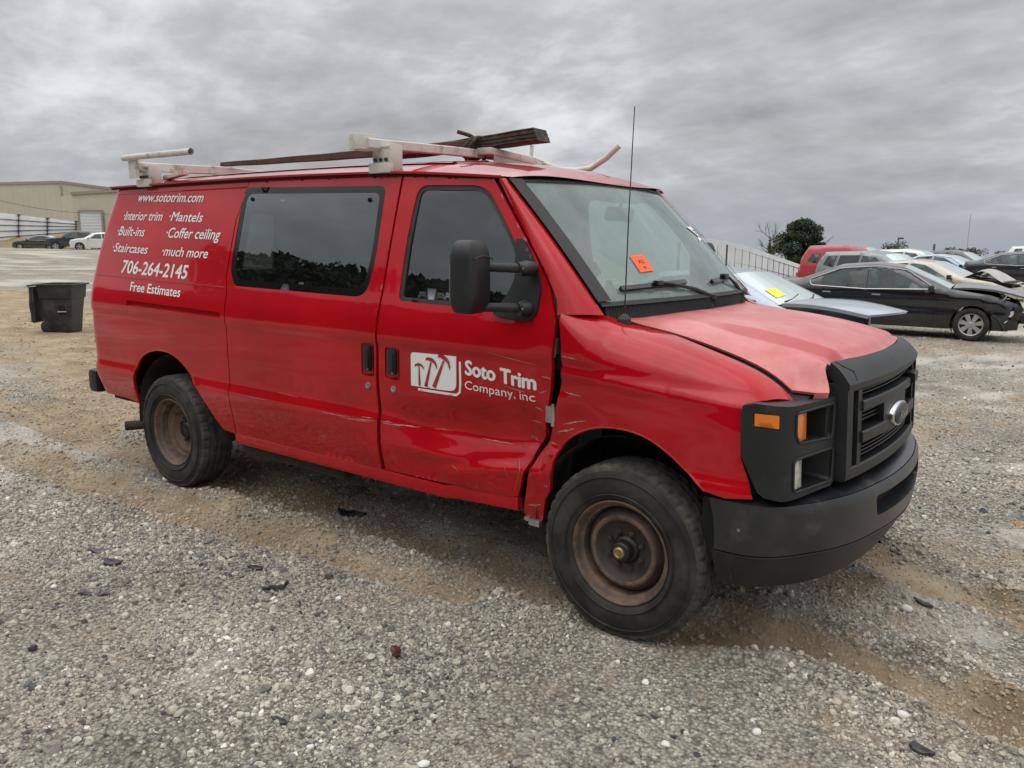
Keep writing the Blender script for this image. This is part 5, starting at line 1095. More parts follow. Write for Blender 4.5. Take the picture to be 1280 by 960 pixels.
def build_car(name, spec, loc, head, paintm, label, cat='car', group=None):
    """local frame: front axle x=0, nose +x, ground z=0. spec: T = centreline profile from front bumper over the roof to the rear bumper"""
    root = empty(name, loc, head, label, cat, group); HW = spec['hw']; belt = spec['belt']; WB = spec['wb']; R = spec.get('R', .33); gl = spec.get('glass', CARGLASS)
    T = spec['T']; xs_f, xs_r = T[0][0], T[-1][0]; zs = spec['sill']; tum = spec.get('tumble', .42); i_cowl, i_ws, i_rr, i_bl = spec['idx']   # cowl, windscreen top, roof rear, backlight bottom (indices into T)
    TT = [np.array(p) for p in T]
    tx = [p[0] for p in T if True]
    def topz(x):  # height of the profile above x
        best = 0
        for a, b in zip(T[:-1], T[1:]):
            lo, hi = min(a[0], b[0]), max(a[0], b[0])
            if lo - 1e-9 <= x <= hi + 1e-9: 
                t = 0 if hi - lo < 1e-9 else (x - a[0]) / (b[0] - a[0]); best = max(best, a[1] + (b[1] - a[1]) * t)
        return best
    def W(x, z):
        bz = belt(x) if callable(belt) else belt
        w = HW * (1 - .06 * max(0, (.55 - z) / .4) ** 2) - (max(0, z - bz) * tum) - .015 * math.exp(-((z - .62) / .06) ** 2)
        e1 = max(0, x - .15) / (xs_f - .15); e2 = max(0, (xs_r + .8) - x) / .8; w -= .16 * e1 ** 2.6 + .12 * e2 ** 2.4
        tz = topz(x); r = .07; d = tz - z
        if d < r: d = max(d, 0); w -= (r - math.sqrt(max(0, r * r - (r - d) ** 2))) * .9
        return w
    def shift(x, y):
        e1 = max(0, x - .2) / (xs_f - .2); e2 = max(0, (xs_r + .6) - x) / .6; k = (abs(y) / HW) ** 2.2; return x - .20 * e1 ** 2 * k + .16 * e2 ** 2 * k
    def S(sg):
        def f(x, z):
            w = W(x, z); return (shift(x, w), sg * w, z)
        return f
    def arch(cx):
        r = R * 1.14; return [(cx + r * math.cos(a), R + r * math.sin(a)) for a in np.linspace(-.55, PI + .55, 16)]
    prof = resample([tuple(p) for p in T], .12, False)
    fr_bot = T[0]; out = [(p[0], p[1]) for p in prof]   # front -> rear along the top
    rear_end = T[-1]; a1 = arch(0.0); a2 = arch(-WB)
    outline = out + [(a2[-1][0], zs)] + a2[::-1] + [(a2[0][0], zs), (a1[-1][0], zs)] + a1[::-1] + [(a1[0][0], zs)]
    if spec.get('nofront'): pass
    wins = spec['wins']
    for sg in (-1, 1):
        sp = panel('side_panel', outline, S(sg), paintm, root, .09, holes=[w_[0] for w_ in wins], flange=.02, flip=(sg < 0) is False if False else (sg > 0))
        for poly, kind in wins:
            panel('side_window', poly, offset_S(S(sg), .004 * sg), spec.get('rg', gl) if kind == 'r' else gl, sp, .15, flange=0, flip=sg > 0)
        if spec.get('trim'):
            P = [Vector(S(sg)(*q)) + Vector((0, sg * .006, 0)) for q in resample(spec['trim'], .08)]; P.append(P[0]); b = MB(); b.tube(P, .011, 5, cap=False); b.obj('window_trim', TRIMC, root, True)
        for x_, z_ in spec.get('handles', []):
            b = MB(); p = Vector(S(sg)(x_, z_)); b.box(p + Vector((0, sg * .014, 0)), (.17, .022, .028), bev=.009); b.obj('door_handle', TRIMC if spec.get('trim') else paintm, root, True, 40)
        for xl in spec.get('doors', []):
            b = MB(); P = [Vector(S(sg)(xx, zz)) + Vector((0, sg * .0015, 0)) for xx, zz in resample(xl, .08, False)]; b.tube(P, .0045, 4); b.obj('shut_line', DARK, root)
        mx_, mz = spec['mirror']; b = MB(); p = Vector(S(sg)(mx_, mz)); b.box(p + Vector((-.02, sg * .12, .02)), (.10, .20, .13), bev=.035); b.box(p + Vector((0, sg * .03, -.03)), (.06, .08, .04), bev=.01); b.obj('door_mirror', spec.get('mirrorm', CARBLK), root, True, 50)
        bl_ = MB(); 
        for cx_ in (0.0, -WB):
            r = R * 1.16; bl_.grid(lambda a, t: (cx_ + r * math.cos(PI * 1.1 * a - .05 * PI), sg * (HW - .03 - .30 * t), R + r * math.sin(PI * 1.1 * a - .05 * PI)), 14, 2)
        bl_.obj('wheel_arch_liner', DARK, root)
    def strip(name, i0, i1, m_, h=.10, inset=0.0, lift=0.0, crown=.03):
        P = resample([T[i] for i in range(i0, i1 + 1)], h, False); b = MB(); nv = 14
        def fn(a, v):
            k = a * (len(P) - 1); i = min(int(k), len(P) - 2); f = k - i; x = P[i][0] * (1 - f) + P[i + 1][0] * f; z = P[i][1] * (1 - f) + P[i + 1][1] * f
            w = (W(x, z) if z > .55 else W(x, max(z, .30))) - inset; y = v * w; dz = crown * (1 - v * v) * smooth01((z - .6) / .2); return (shift(x, y) + (.0 if z > .7 else 0), y, z + dz + lift)
        b.grid(fn, max(2, len(P) - 1), nv, (0, 1), (-1, 1)); return b.obj(name, m_, root, True, 50)
    ihood = spec['ihood']
    if not spec.get('nofront'): strip('front_bumper', 0, ihood, paintm)
    if not spec.get('nohood'): strip('hood', ihood, i_cowl, paintm)
    strip('windscreen', i_cowl, i_ws, WINDSC if not spec.get('wsm') else spec['wsm'], inset=.035, lift=.002); strip('roof', i_ws, i_rr, paintm); strip('rear_window', i_rr, i_bl, gl if 'rg' not in spec else spec['rg'], inset=.05, lift=.002)
    for a_, b__ in ((i_cowl, i_ws), (i_rr, i_bl)):   # pillars beside the screens
        pb = MB()
        for sg in (-1, 1):
            def fn(a, v, sg=sg):
                (x0, z0), (x1, z1) = T[a_], T[b__]; x = x0 + (x1 - x0) * a; z = z0 + (z1 - z0) * a; w = W(x, z); return (shift(x, w), sg * (w - .06 * v), z + .006 * v)
            pb.grid(fn, 8, 2)
        pb.obj('screen_pillar', paintm, root, True)
    strip('tailgate' if spec.get('suv') else 'boot_lid', i_bl, len(T) - 2, paintm); strip('rear_bumper', len(T) - 2, len(T) - 1, paintm)
    for x_ in (0.0, -WB):
        for sg in (-1, 1): car_wheel(root, x_, sg * (HW - .115), R, spec.get('wheel', 'five'))
    b = MB(); b.box((-WB / 2, 0, zs + .04), (WB * 1.45, HW * 1.7, .08)); b.obj('underbody', DARK, root)
    b = MB()
    for xx in (-1.25, -2.15):
        for yy in (-.38, .38): b.box((xx - .1, yy, .62), (.5, .48, .18), bev=.05); b.box((xx - .36, yy, .90), (.14, .46, .58), rot=Matrix.Rotation(math.radians(-14), 3, 'Y'), bev=.05); b.box((xx - .46, yy, 1.18), (.09, .24, .14), bev=.03)
    b.box((-.62, 0, .88), (.3, HW * 1.5, .16), bev=.05); b.obj('seats', DASH, root, True, 40)
    # lamps
    if spec.get('lamps', True):
        for sg in (-1, 1):
            if not spec.get('nofront'):
                p0 = T[1]; 
                b = MB(); b.grid(lambda a, t: (shift(p0[0] - .02, 1) + .02 - .16 * a - .05 * t, sg * (HW - .24 + .16 * a) - sg * .0, p0[1] - .06 + .10 * t), 6, 3); b.obj('headlight', CLEAR, root, True)
            b = MB(); q = T[-2]; zt = q[1]; b.grid(lambda a, t: (q[0] + .10 + .16 * a - .075, sg * (HW - .16 + .085 * a), zt - .20 + .17 * t), 5, 3); b.obj('tail_light', REDL, root, True)
    return root
def win(pts, r=.04, k='f'): return (rounded(pts, r, 3), k)
SEDAN = dict(hw=.915, sill=.22, wb=2.77, R=.325, belt=.93, wheel='seven', ihood=2, idx=(4, 5, 7, 8), mirror=(-.72, .98), 
    T=[(.90, .25), (.96, .55), (.86, .74), (.30, .90), (-.42, 1.00), (-1.30, 1.40), (-1.85, 1.46), (-2.55, 1.40), (-3.35, 1.09), (-3.80, 1.04), (-3.90, .62), (-3.86, .30)],
    wins=[win([(-.86, .99), (-1.50, 1.33), (-1.90, 1.375), (-1.93, .955)]), win([(-2.00, .955), (-1.97, 1.375), (-2.45, 1.335), (-2.82, 1.19), (-2.86, 1.0)]), ],
    trim=rounded([(-.66, .985), (-1.22, 1.345), (-1.75, 1.41), (-2.5, 1.35), (-3.10, 1.10), (-3.05, .985), (-2.0, .945)], .06, 4), handles=[(-1.75, .84), (-2.72, .86)],
    doors=[[(-.72, .95), (-.62, .80), (-.66, .35)], [(-1.95, 1.38), (-1.95, .9), (-1.93, .35)], [(-2.98, 1.0), (-2.9, .8), (-2.62, .6), (-2.5, .35)]])
def with_(base, **kw):
    d = dict(base); d.update(kw); return d
BLACKC = carpaint('black_car_paint', (.004, .006, .010), .2); BEIGE = carpaint('champagne_car_paint', (.48, .43, .36), .35, .2); SILVERB = carpaint('grey_blue_car_paint', (.34, .40, .47), .35, .35); REDC = carpaint('red_car_paint', (.36, .010, .016)); SILVER = carpaint('silver_car_paint', (.20, .21, .22), .35, .4)
WHITEC = carpaint('white_car_paint', (.74, .74, .72)); BLUEC = carpaint('blue_car_paint', (.10, .18, .42)); NAVY = carpaint('black_navy_car_paint', (.014, .015, .022)); LTBLUE = carpaint('pale_blue_car_paint', (.40, .55, .68)); DKGREY = carpaint('dark_grey_car_paint', (.03, .034, .042), .35)
R_ = math.radians
def gz(x, y): return float(height(x, y))
def at(px_, py_, dist, zoff=0.0):
    d = CF + CR * ((px_ - 640) / 1014.28) - CU * ((py_ - 480) / 1014.28); p = CAMP + d * dist; return p

# the black saloon with its nose torn open
spec = with_(SEDAN, nofront=True, nohood=True)
bc = build_car('black_sedan', spec, (-.87, 15.02, gz(-.87, 14.2) - .01), R_(5), BLACKC, 'black four-door sedan with seven-spoke wheel covers and its front end torn off', 'car')
hb = MB()   # buckled bonnet, lifted clear of the wings
hb.grid(lambda a, v: (-.38 + 1.42 * a, v * (.80 - .10 * a ** 2), 1.02 + .03 * (1 - v * v) - .19 * a ** 1.6 + .05 * math.sin(PI * a) + .012 * math.sin(9 * a + 3 * v)), 16, 14, (0, 1), (-1, 1)); edge_skirt(hb, [(-.38 + 1.42 * i / 16, -(.80 - .10 * (i / 16) ** 2), 1.02 - .19 * (i / 16) ** 1.6 + .05 * math.sin(PI * i / 16)) for i in range(17)], (0, .01, -.035))
o = hb.obj('buckled_hood', carpaint('dusty_black_paint', (.16, .17, .19), .45, 0, .5), bc, True, 50)
cr_ = MB(); rr_ = random.Random(5)
cr_.box((.62, 0, .42), (.10, 1.35, .14), bev=.01); cr_.box((.45, 0, .66), (.05, 1.10, .46)); cr_.obj('crash_beam', CARBLK, bc, True)
for k in range(26):
    b = MB(); c = Vector((rr_.uniform(.38, .92), rr_.uniform(-.86, -.50), rr_.uniform(.32, .86))); pts = [c + Vector((rr_.uniform(-.12, .12), rr_.uniform(-.06, .06), rr_.uniform(-.10, .10))) for _ in range(4)]
    if k % 3: b.tube(pts, rr_.choice([.008, .012, .02]), 6)
    else: b.box(c, (rr_.uniform(.05, .16), .03, rr_.uniform(.04, .14)), rot=Matrix.Rotation(rr_.uniform(-1, 1), 3, 'Y'), bev=.006)
    b.obj('broken_bracket' if k % 3 == 0 else 'loose_hose', [CARBLK, DARK, CARBLK, RUSTDARK, STEEL, CARBLK][k % 6], bc, True, 40)
def crumple(c, s_, seed, name, m_, par):
    bm = bmesh.new(); bmesh.ops.create_icosphere(bm, subdivisions=2, radius=1.0); r_ = random.Random(seed)
    for v in bm.verts: v.co = Vector(c) + Vector((v.co.x * s_[0], v.co.y * s_[1], v.co.z * s_[2])) * r_.uniform(.6, 1.15)
    V = [v.co.copy() for v in bm.verts]; F = [[v.index for v in f.verts] for f in bm.faces]; bm.free(); return mesh_obj(name, V, F, m_, par)
crumple((.60, -.80, .56), (.10, .05, .11), 3, 'torn_foam', WHITEC, bc); crumple((.78, -.68, .48), (.16, .10, .12), 4, 'torn_liner', CARBLK, bc)
b = MB(); b.tube([(.22, -.86, .62), (.45, -.90, .45), (.58, -.88, .24)], .03, 6); b.obj('torn_arch_liner', CARBLK, bc, True)
b = MB(); b.box((1.02, -.55, .62), (.05, .16, .10), bev=.01); b.box((1.02, -.48, .46), (.05, .20, .12), bev=.01); b.obj('lamp_remains', STEEL, bc, True)

# champagne saloon behind it, bonnet folded up
be = build_car('beige_sedan', with_(SEDAN, nohood=True, wheel='five', trim=None), (-1.72, 23.3, -.22), R_(-7), BEIGE, 'champagne beige sedan with its hood crumpled upwards, behind the black sedan', 'car')
hb = MB(); hb.grid(lambda a, v: (-.38 + 1.25 * a - .06 * math.sin(PI * a), v * .78, 1.02 + .30 * math.sin(PI * min(1, a * 1.25)) ** 1.2 * (1 - .25 * abs(v)) - .16 * a + .01 * math.sin(13 * a + 4 * v)), 18, 14, (0, 1), (-1, 1)); hb.obj('crumpled_hood', BEIGE, be, True, 40)
b = MB(); b.box((.25, 0, .84), (.9, 1.3, .16), bev=.03); b.box((.72, -.5, .78), (.16, .20, .12), bev=.03); b.obj('engine_top', CARBLK, be, True)

# grey-blue saloon just behind the van's nose, hood sprung
sb = build_car('grey_blue_sedan', with_(SEDAN, nohood=True, nofront=True, wheel='five', trim=None, hw=.90, idx=(3, 4, 6, 7), T=[(.40, .25), (.42, .60), (.30, .80), (-.42, 1.00), (-1.30, 1.40), (-1.85, 1.46), (-2.55, 1.40), (-3.35, 1.09), (-3.80, 1.04), (-3.90, .62), (-3.86, .30)]), (-1.84, 8.4, gz(-1.84, 8.4) - .10), R_(-9), SILVERB, 'grey-blue sedan with a yellow paper on its windscreen, behind the red van', 'car')
hb = MB(); hb.grid(lambda a, v: (-.36 + 1.40 * a - .25 * v * v * a, v * (.80 - .22 * a ** 2), 1.03 + .035 * (1 - v * v) - .10 * a ** 1.5 + .03 * math.sin(PI * a)), 16, 14, (0, 1), (-1, 1)); edge_skirt(hb, [(-.36 + 1.40 * i / 16 - .25 * i / 16, -(.80 - .22 * (i / 16) ** 2), 1.03 - .10 * (i / 16) ** 1.5 + .03 * math.sin(PI * i / 16)) for i in range(17)], (0, .01, -.05)); edge_skirt(hb, [(-.36 + 1.40 - .25 * v * v, v * .58, 1.03 + .035 * (1 - v * v) - .10) for v in np.linspace(-1, 1, 15)], (-.02, 0, -.03)); hb.obj('sprung_hood', SILVERB, sb, True, 50)

SUV = dict(hw=.93, sill=.28, wb=2.75, R=.36, belt=1.08, wheel='five', ihood=2, idx=(4, 5, 7, 8), mirror=(-.75, 1.12), suv=True, tumble=.32, rg=DARKGLASS,
    T=[(.86, .32), (.92, .70), (.80, .98), (.30, 1.10), (-.40, 1.18), (-1.15, 1.62), (-1.8, 1.72), (-3.30, 1.66), (-3.62, 1.20), (-3.72, .75), (-3.68, .38)],
    wins=[win([(-.86, 1.14), (-1.36, 1.53), (-1.85, 1.585), (-1.88, 1.12)]), win([(-1.96, 1.12), (-1.93, 1.59), (-2.65, 1.575), (-2.70, 1.14)], k='r'), win([(-2.80, 1.16), (-2.76, 1.57), (-3.10, 1.55), (-3.25, 1.24)], k='r')],
    doors=[[(-.72, 1.1), (-.62, .80), (-.66, .42)], [(-1.92, 1.6), (-1.92, .9), (-1.90, .42)], [(-2.74, 1.6), (-2.76, .9), (-2.45, .5)]], handles=[(-1.75, 1.0), (-2.55, 1.02)])
def place(name, spec_, px_, py_, dist, head, m_, label, dz=0.0, cat='car'):
    """px,py: photograph position of the car's front axle at roof level"""
    p = at(px_, py_, dist); top = max(q[1] for q in spec_['T']); return build_car(name, spec_, (p.x, p.y, p.z - top + dz), R_(head), m_, label, cat)
build_car('red_suv', with_(SUV, T=[(x_, z_ * 1.11) for x_, z_ in SUV['T']]), (-5.45, 29.8, -.26), R_(-3), REDC, 'red SUV whose tail lamp shows left of the silver SUV', 'suv')
build_car('silver_suv', SUV, (-3.5, 24.6, -.26), R_(-18), SILVER, 'silver SUV with dark rear windows in front of the red SUV', 'suv')
build_car('blue_suv', SUV, (-6.0, 34.5, -.26), R_(-4), BLUEC, 'blue car half hidden behind the red SUV', 'suv')
build_car('white_suv', with_(SUV, rg=CARGLASS), (-5.4, 40.0, -.26), R_(-7), WHITEC, 'white SUV roof and windscreen beyond the beige sedan', 'suv')
place('pale_blue_car', SEDAN, 1236, 319, 34, -8, LTBLUE, 'pale blue and white hatchback beyond the beige sedan')
place('black_suv', with_(SUV, rg=CARGLASS), 1240, 314, 42, -12, DKGREY, 'dark SUV with a blue-green windscreen in the far row', cat='suv')
build_car('navy_sedan', with_(SEDAN, hw=.93, wheel='ten'), (-.15, 34.5, -.02), R_(5), NAVY, 'black sedan with a red tail lamp at the right edge')
place('white_car', SUV, 1352, 308, 46, -2, WHITEC, 'white car roof beyond the black sedan at the right edge')
# yellow paper and orange ticket
YEL = mat('yellow_paper', (.92, .80, .06), .6); PAPER = mat('white_paper', (.78, .79, .78), .6); INK = mat('ink', (.02, .02, .025), .6)

# ---- papers on the windscreens
def paper_on(name, quad_px, m_, par, lines=()):
    uv = [ws_inv(*q) for q in quad_px]; P = [onws(v, t, .006) for v, t in uv]; o = mesh_obj(name, P, [(0, 1, 2, 3)], m_, par)
    for body_, a0, a1, b0, hh_ in lines:
        V, F = text_mesh(body_); w = V[:, 0].max(); h = V[:, 1].max(); ux = P[1] - P[0]; uy = P[0] - P[3]; n = onws(0, .5, 1) - onws(0, .5, 0)
        mesh_obj('handwriting' if m_ is ORANGE else 'print', [P[3] + ux * (a0 + (a1 - a0) * x_ / w) + uy * (b0 + hh_ * y_ / h) + n * .0015 for x_, y_ in V], F, INK, o)
    return o
paper_on('orange_ticket', [(786, 321), (802.5, 319.5), (816.5, 339), (800, 341.5)], ORANGE, wso, [('A2', .30, .72, .50, .22), ('x', .42, .62, .18, .16)])
paper_on('white_sticker', [(857.5, 284.5), (865, 284), (886, 302), (876, 299.5)], PAPER, wso, [('352', .12, .85, .15, .6)])
paper_on('white_sticker', [(931, 350.5), (935, 350), (952, 363), (947, 363.5)], PAPER, wso)
def car_ws(root, x0, z0, x1, z1):
    return lambda a, y: Vector((x0 + (x1 - x0) * a, y, z0 + (z1 - z0) * a + .03 * (1 - (y / .7) ** 2) + .012))
f = car_ws(sb, -.42, 1.0, -1.30, 1.40)
mesh_obj('yellow_paper', [f(.42, -.52), f(.42, -.20), f(.20, -.24), f(.16, -.56)], [(0, 3, 2, 1)], YEL, sb)
b = MB(); b.tube([(-.44, -.55, 1.04), (-.50, -.2, 1.06), (-.60, .15, 1.11)], .010, 6); b.tube([(-.42, .1, 1.04), (-.48, .4, 1.06), (-.58, .62, 1.09)], .010, 6); b.obj('wiper_blade', CARBLK, sb, True)
b = MB(); b.tube([(-1.98, -.77, 1.41), (-1.93, -.77, 1.36)], .03, 4)
PW_ = [Vector((-1.90, -.765, 1.44)), Vector((-1.78, -.77, 1.435)), Vector((-1.78, -.79, 1.36)), Vector((-1.90, -.79, 1.36))]
mesh_obj('white_sticker', [p + Vector((0, -.03, 0)) for p in PW_], [(0, 1, 2, 3)], PAPER, be)

# ================================================================ trash cart
BINM = mat('black_cart_plastic', (.022, .024, .025), .45, noise=(4, .2), dirt=((.10, .095, .085), 4.0, .5, .8))
cart = empty('trash_cart', (-13.75, 2.92, gz(-13.75, 2.92) - .01), R_(40), 'black wheeled trash cart standing open, its lid hanging down', 'trash can')
def cart_body():
    b = MB(); rings = [(0, .195, .215, .05), (.03, .21, .23, .06), (.40, .245, .265, .07), (.62, .270, .290, .07), (.64, .288, .310, .07), (.80, .302, .324, .07), (.86, .308, .33, .07), (.865, .345, .368, .08), (.89, .350, .372, .08), (.89, .295, .318, .06), (.10, .20, .22, .05)]
    V = []; n_ = 0
    for z, a, c, r in rings:
        P = rounded([(-a, -c), (a, -c), (a, c), (-a, c)], r, 5); n_ = len(P); V += [(x, y, z) for x, y in P]
    F = [(i * n_ + k, i * n_ + (k + 1) % n_, (i + 1) * n_ + (k + 1) % n_, (i + 1) * n_ + k) for i in range(len(rings) - 1) for k in range(n_)] + [tuple(range(n_))[::-1], tuple((len(rings) - 1) * n_ + k for k in range(n_))]
    b.add(V, F); return b
cart_body().obj('bin_body', BINM, cart, True, 35)
b = MB(); 
b.grid(lambda a, t: (-.37 - .05 * math.sin(PI * t) - .015, -.32 + .64 * a, .84 - .64 * t), 8, 8); b.box((-.41, 0, .52), (.035, .64, .62), bev=.015); b.box((-.39, -.28, .52), (.06, .05, .58), bev=.01); b.box((-.39, .28, .52), (.06, .05, .58), bev=.01); b.obj('lid', BINM, cart, True, 40)
b = MB(); b.tube([(-.40, -.30, .82), (-.46, -.28, .86), (-.46, .28, .86), (-.40, .30, .82)], .016, 8); b.obj('handle', BINM, cart, True)
for sg in (-1, 1):
    b = MB(); b.lathe((-.20, sg * .20, .12), [(-.03, .0), (-.03, .10), (-.02, .12), (.02, .12), (.03, .10), (.03, 0)], 24); b.obj('wheel', RUBBER, cart, True, 40)
b = MB(); b.box((.10, -.268, .44), (.12, .02, .17), bev=.008); b.obj('lift_recess', DARK, cart)
b = MB(); b.tube([(.03, -.282, .40), (.18, -.282, .405)], .012, 8); b.obj('catch_bar', STEEL, cart, True)

# ================================================================ left background
def ribbed_wall(p0, p1, z0, z1l, z1r, name, m_, par, pitch=.9, dep=.03, openings=()):
    """a clad wall from p0 to p1 with shallow vertical ribs, its top running from z1l to z1r"""
    p0 = Vector((*p0, 0)); p1 = Vector((*p1, 0)); L = (p1 - p0).length; t = (p1 - p0) / L; n = Vector((t.y, -t.x, 0)); nr = int(L / pitch); V = []; F = []; xs = []
    for i in range(nr):
        a = L * i / nr; w = L / nr; xs += [(a, 0), (a + w * .80, 0), (a + w * .84, dep), (a + w * .96, dep)]
    xs.append((L, 0))
    for a, d in xs:
        p = p0 + t * a + n * d; V += [(p.x, p.y, z0), (p.x, p.y, z1l + (z1r - z1l) * a / L)]
    for i in range(len(xs) - 1): F.append((2 * i, 2 * i + 2, 2 * i + 3, 2 * i + 1))
    return mesh_obj(name, V, F, m_, par)
TANW = mat('tan_wall_cladding', (.50, .46, .36), .7, noise=(.3, .06)); TANT = mat('tan_trim', (.30, .26, .20), .6); ROOFM = mat('pale_metal_roof', (.50, .50, .47), .5); DOORW = mat('white_rollup_door', (.62, .64, .64), .6, noise=(.6, .05)); FENCEW = mat('white_fence_sheet', (.76, .78, .79), .6, noise=(1.2, .10)); FENCED = mat('dark_fence_steel', (.06, .06, .065), .6)
def P2(px_, D): p = at(px_, 300, D); return (p.x, p.y)
def ztop(px_, py_, D): return at(px_, py_, D).z
wh = empty('warehouse', (*P2(82, 106), 0), 0, 'large tan metal warehouse with pale trim, at the far left', 'building'); 
def child(o, par):   # keep world coordinates under a parent that is not at the origin
    o.parent = par; o.matrix_parent_inverse = Matrix.Translation(-par.location); return o
cA, cB, cC = P2(82, 106), P2(-260, 128), P2(230, 132)
zc_ = ztop(82, 229, 106)
for a, b_, zl, zr in ((cB, cA, zc_, zc_), (cA, cC, zc_, zc_ - .6)):
    child(ribbed_wall(a, b_, -1, zl, zr, 'wall', TANW, None, 1.0), wh)
    b = MB(); b.sweep([(a[0], a[1], zl + .05), (b_[0], b_[1], zr + .05)], [(-.15, -.16), (.15, -.16), (.15, .16), (-.15, .16)]); child(b.obj('eave_trim', TANT, None), wh)
b = MB(); q0 = Vector((*cA, 0)); 
b.add([(cA[0], cA[1], zc_ + .2), (cB[0], cB[1], zc_ + .2), (cB[0] + cC[0] - cA[0], cB[1] + cC[1] - cA[1], zc_ + 1), (cC[0], cC[1], zc_ - .4)], [(0, 1, 2, 3)]); child(b.obj('roof', ROOFM, None), wh)
for pxp in (23, 82):
    D = 106 + (82 - pxp) * 22 / 342; x_, y_ = P2(pxp, D - .3); b = MB(); b.box((x_, y_, zc_ / 2 - .5), (.22, .22, zc_ + 1)); child(b.obj('downspout', TANT, None), wh)
an_ = empty('warehouse_annex', (*P2(93, 98), 0), 0, 'lower tan metal building with a white roll-up door, right of the warehouse', 'building')
dA, dB, dC = P2(94, 98), P2(240, 94), P2(80, 106); z0_, z1_ = ztop(94, 243, 98), ztop(240, 234, 94)
t_ = (Vector((*dB, 0)) - Vector((*dA, 0))).normalized(); n_ = Vector((t_.y, -t_.x, 0))
child(ribbed_wall(dA, dB, -1, z0_, z1_, 'wall', TANW, None, 1.0), an_); child(ribbed_wall(dC, dA, -1, z0_, z0_, 'wall', TANW, None, 1.0), an_)
b = MB(); b.sweep([(*dA, z0_ + .05), (*dB, z1_ + .05)], [(-.2, -.16), (.2, -.16), (.2, .16), (-.2, .16)]); child(b.obj('eave_trim', TANT, None), an_)
e0 = Vector((*P2(102, 97.6), 0)); e1 = Vector((*P2(131, 96.9), 0)); zt = ztop(102, 265, 97.6); b = MB()
nsl = 14
for i in range(nsl):
    za = -.5 + (zt + .5) * i / nsl; zb = -.5 + (zt + .5) * (i + 1) / nsl; o_ = n_ * .10; b.add([e0 + o_ + Vector((0, 0, za)), e1 + o_ + Vector((0, 0, za)), e1 + o_ + n_ * .05 + Vector((0, 0, zb - .04)), e0 + o_ + n_ * .05 + Vector((0, 0, zb - .04)), e1 + o_ + Vector((0, 0, zb)), e0 + o_ + Vector((0, 0, zb))], [(0, 1, 2, 3), (3, 2, 4, 5)])
child(b.obj('rollup_door', DOORW, None), an_)
b = MB(); b.sweep([e0 + n_ * .12 + Vector((0, 0, -.5)), e0 + n_ * .12 + Vector((0, 0, zt + .1))], [(-.12, -.08), (.12, -.08), (.12, .08), (-.12, .08)], up=tuple(n_)); b.sweep([e0 + n_ * .12 + Vector((0, 0, zt + .1)), e1 + n_ * .12 + Vector((0, 0, zt + .1))], [(-.08, -.12), (.08, -.12), (.08, .12), (-.08, .12)]); b.sweep([e1 + n_ * .12 + Vector((0, 0, -.5)), e1 + n_ * .12 + Vector((0, 0, zt + .1))], [(-.12, -.08), (.12, -.08), (.12, .08), (-.12, .08)], up=tuple(n_)); child(b.obj('door_frame', TANT, None), an_)

# white banded fence
fx0, fx1 = -60, 96; D0, D1 = 80, 92
fr_ = empty('white_fence', (*P2(95, D1), 0), 0, 'tall white panel fence with dark horizontal rails, in front of the tan warehouse', 'fence')
def fpt(px_, frac): # frac 0 top .. 1 bottom
    k = (px_ - 0) / 96; D = 86 + (92 - 86) * k; yt = 266 + 11 * k; yb = 302 - 10 * k; return at(px_, yt + (yb - yt) * frac, D)
dirf = (fpt(96, 0) - fpt(-60, 0)); dirf.z = 0; dirf.normalize(); nf = Vector((dirf.y, -dirf.x, 0))
pxs = [-90, -50, -13, 23, 59, 95]
for a, b_ in zip(pxs[:-1], pxs[1:]):
    for r in range(5):
        f0, f1 = r / 5 * 1.06, (r + 1) / 5 * 1.06; q = MB(); q.add([fpt(a, f0), fpt(b_, f0), fpt(b_, f1 - .004), fpt(a, f1 - .004)], [(0, 1, 2, 3)]); q.add([p + nf * -.05 for p in (fpt(a, f0), fpt(b_, f0), fpt(b_, f1), fpt(a, f1))], [(3, 2, 1, 0)]); child(q.obj('panel', FENCEW, None), fr_)
for r in range(1, 5):
    q = MB(); P = [fpt(x_, r / 5 * 1.06) + nf * .05 for x_ in pxs]; q.sweep(P, [(-.035, -.03), (.035, -.03), (.035, .03), (-.035, .03)]); child(q.obj('rail', FENCED, None), fr_)
for x_ in pxs:
    q = MB(); q.tube([fpt(x_, -.02) + nf * .08, fpt(x_, 1.12) + nf * .08], .045, 6); child(q.obj('post', FENCED, None), fr_)
    for r in range(0, 5):
        q = MB(); q.box(fpt(x_, r / 5 * 1.06) + nf * .12, (.30, .30, .12)); child(q.obj('bracket', FENCED, None), fr_)
# brown bank below the fence
BANK = mat('dry_grass', (.24, .17, .085), .95, noise=(3, .3), bump=(12, .6, .1)); bk = MB()
def bankpt(a, t):
    px_ = -80 + 180 * a; D = 79.5 + 9 * t; k = px_ / 96; zt_ = at(px_, 300 - 8 * k, 88).z; x_, y_ = P2(px_, D); return (x_, y_, -.15 + gz(x_, y_) * (1 - t) + (zt_ + .25) * smooth01(t) + .06 * math.sin(a * 40 + t * 5))
bk.grid(bankpt, 50, 8); o = bk.obj('grass_bank', BANK, None, True); tag(o, kind='structure')

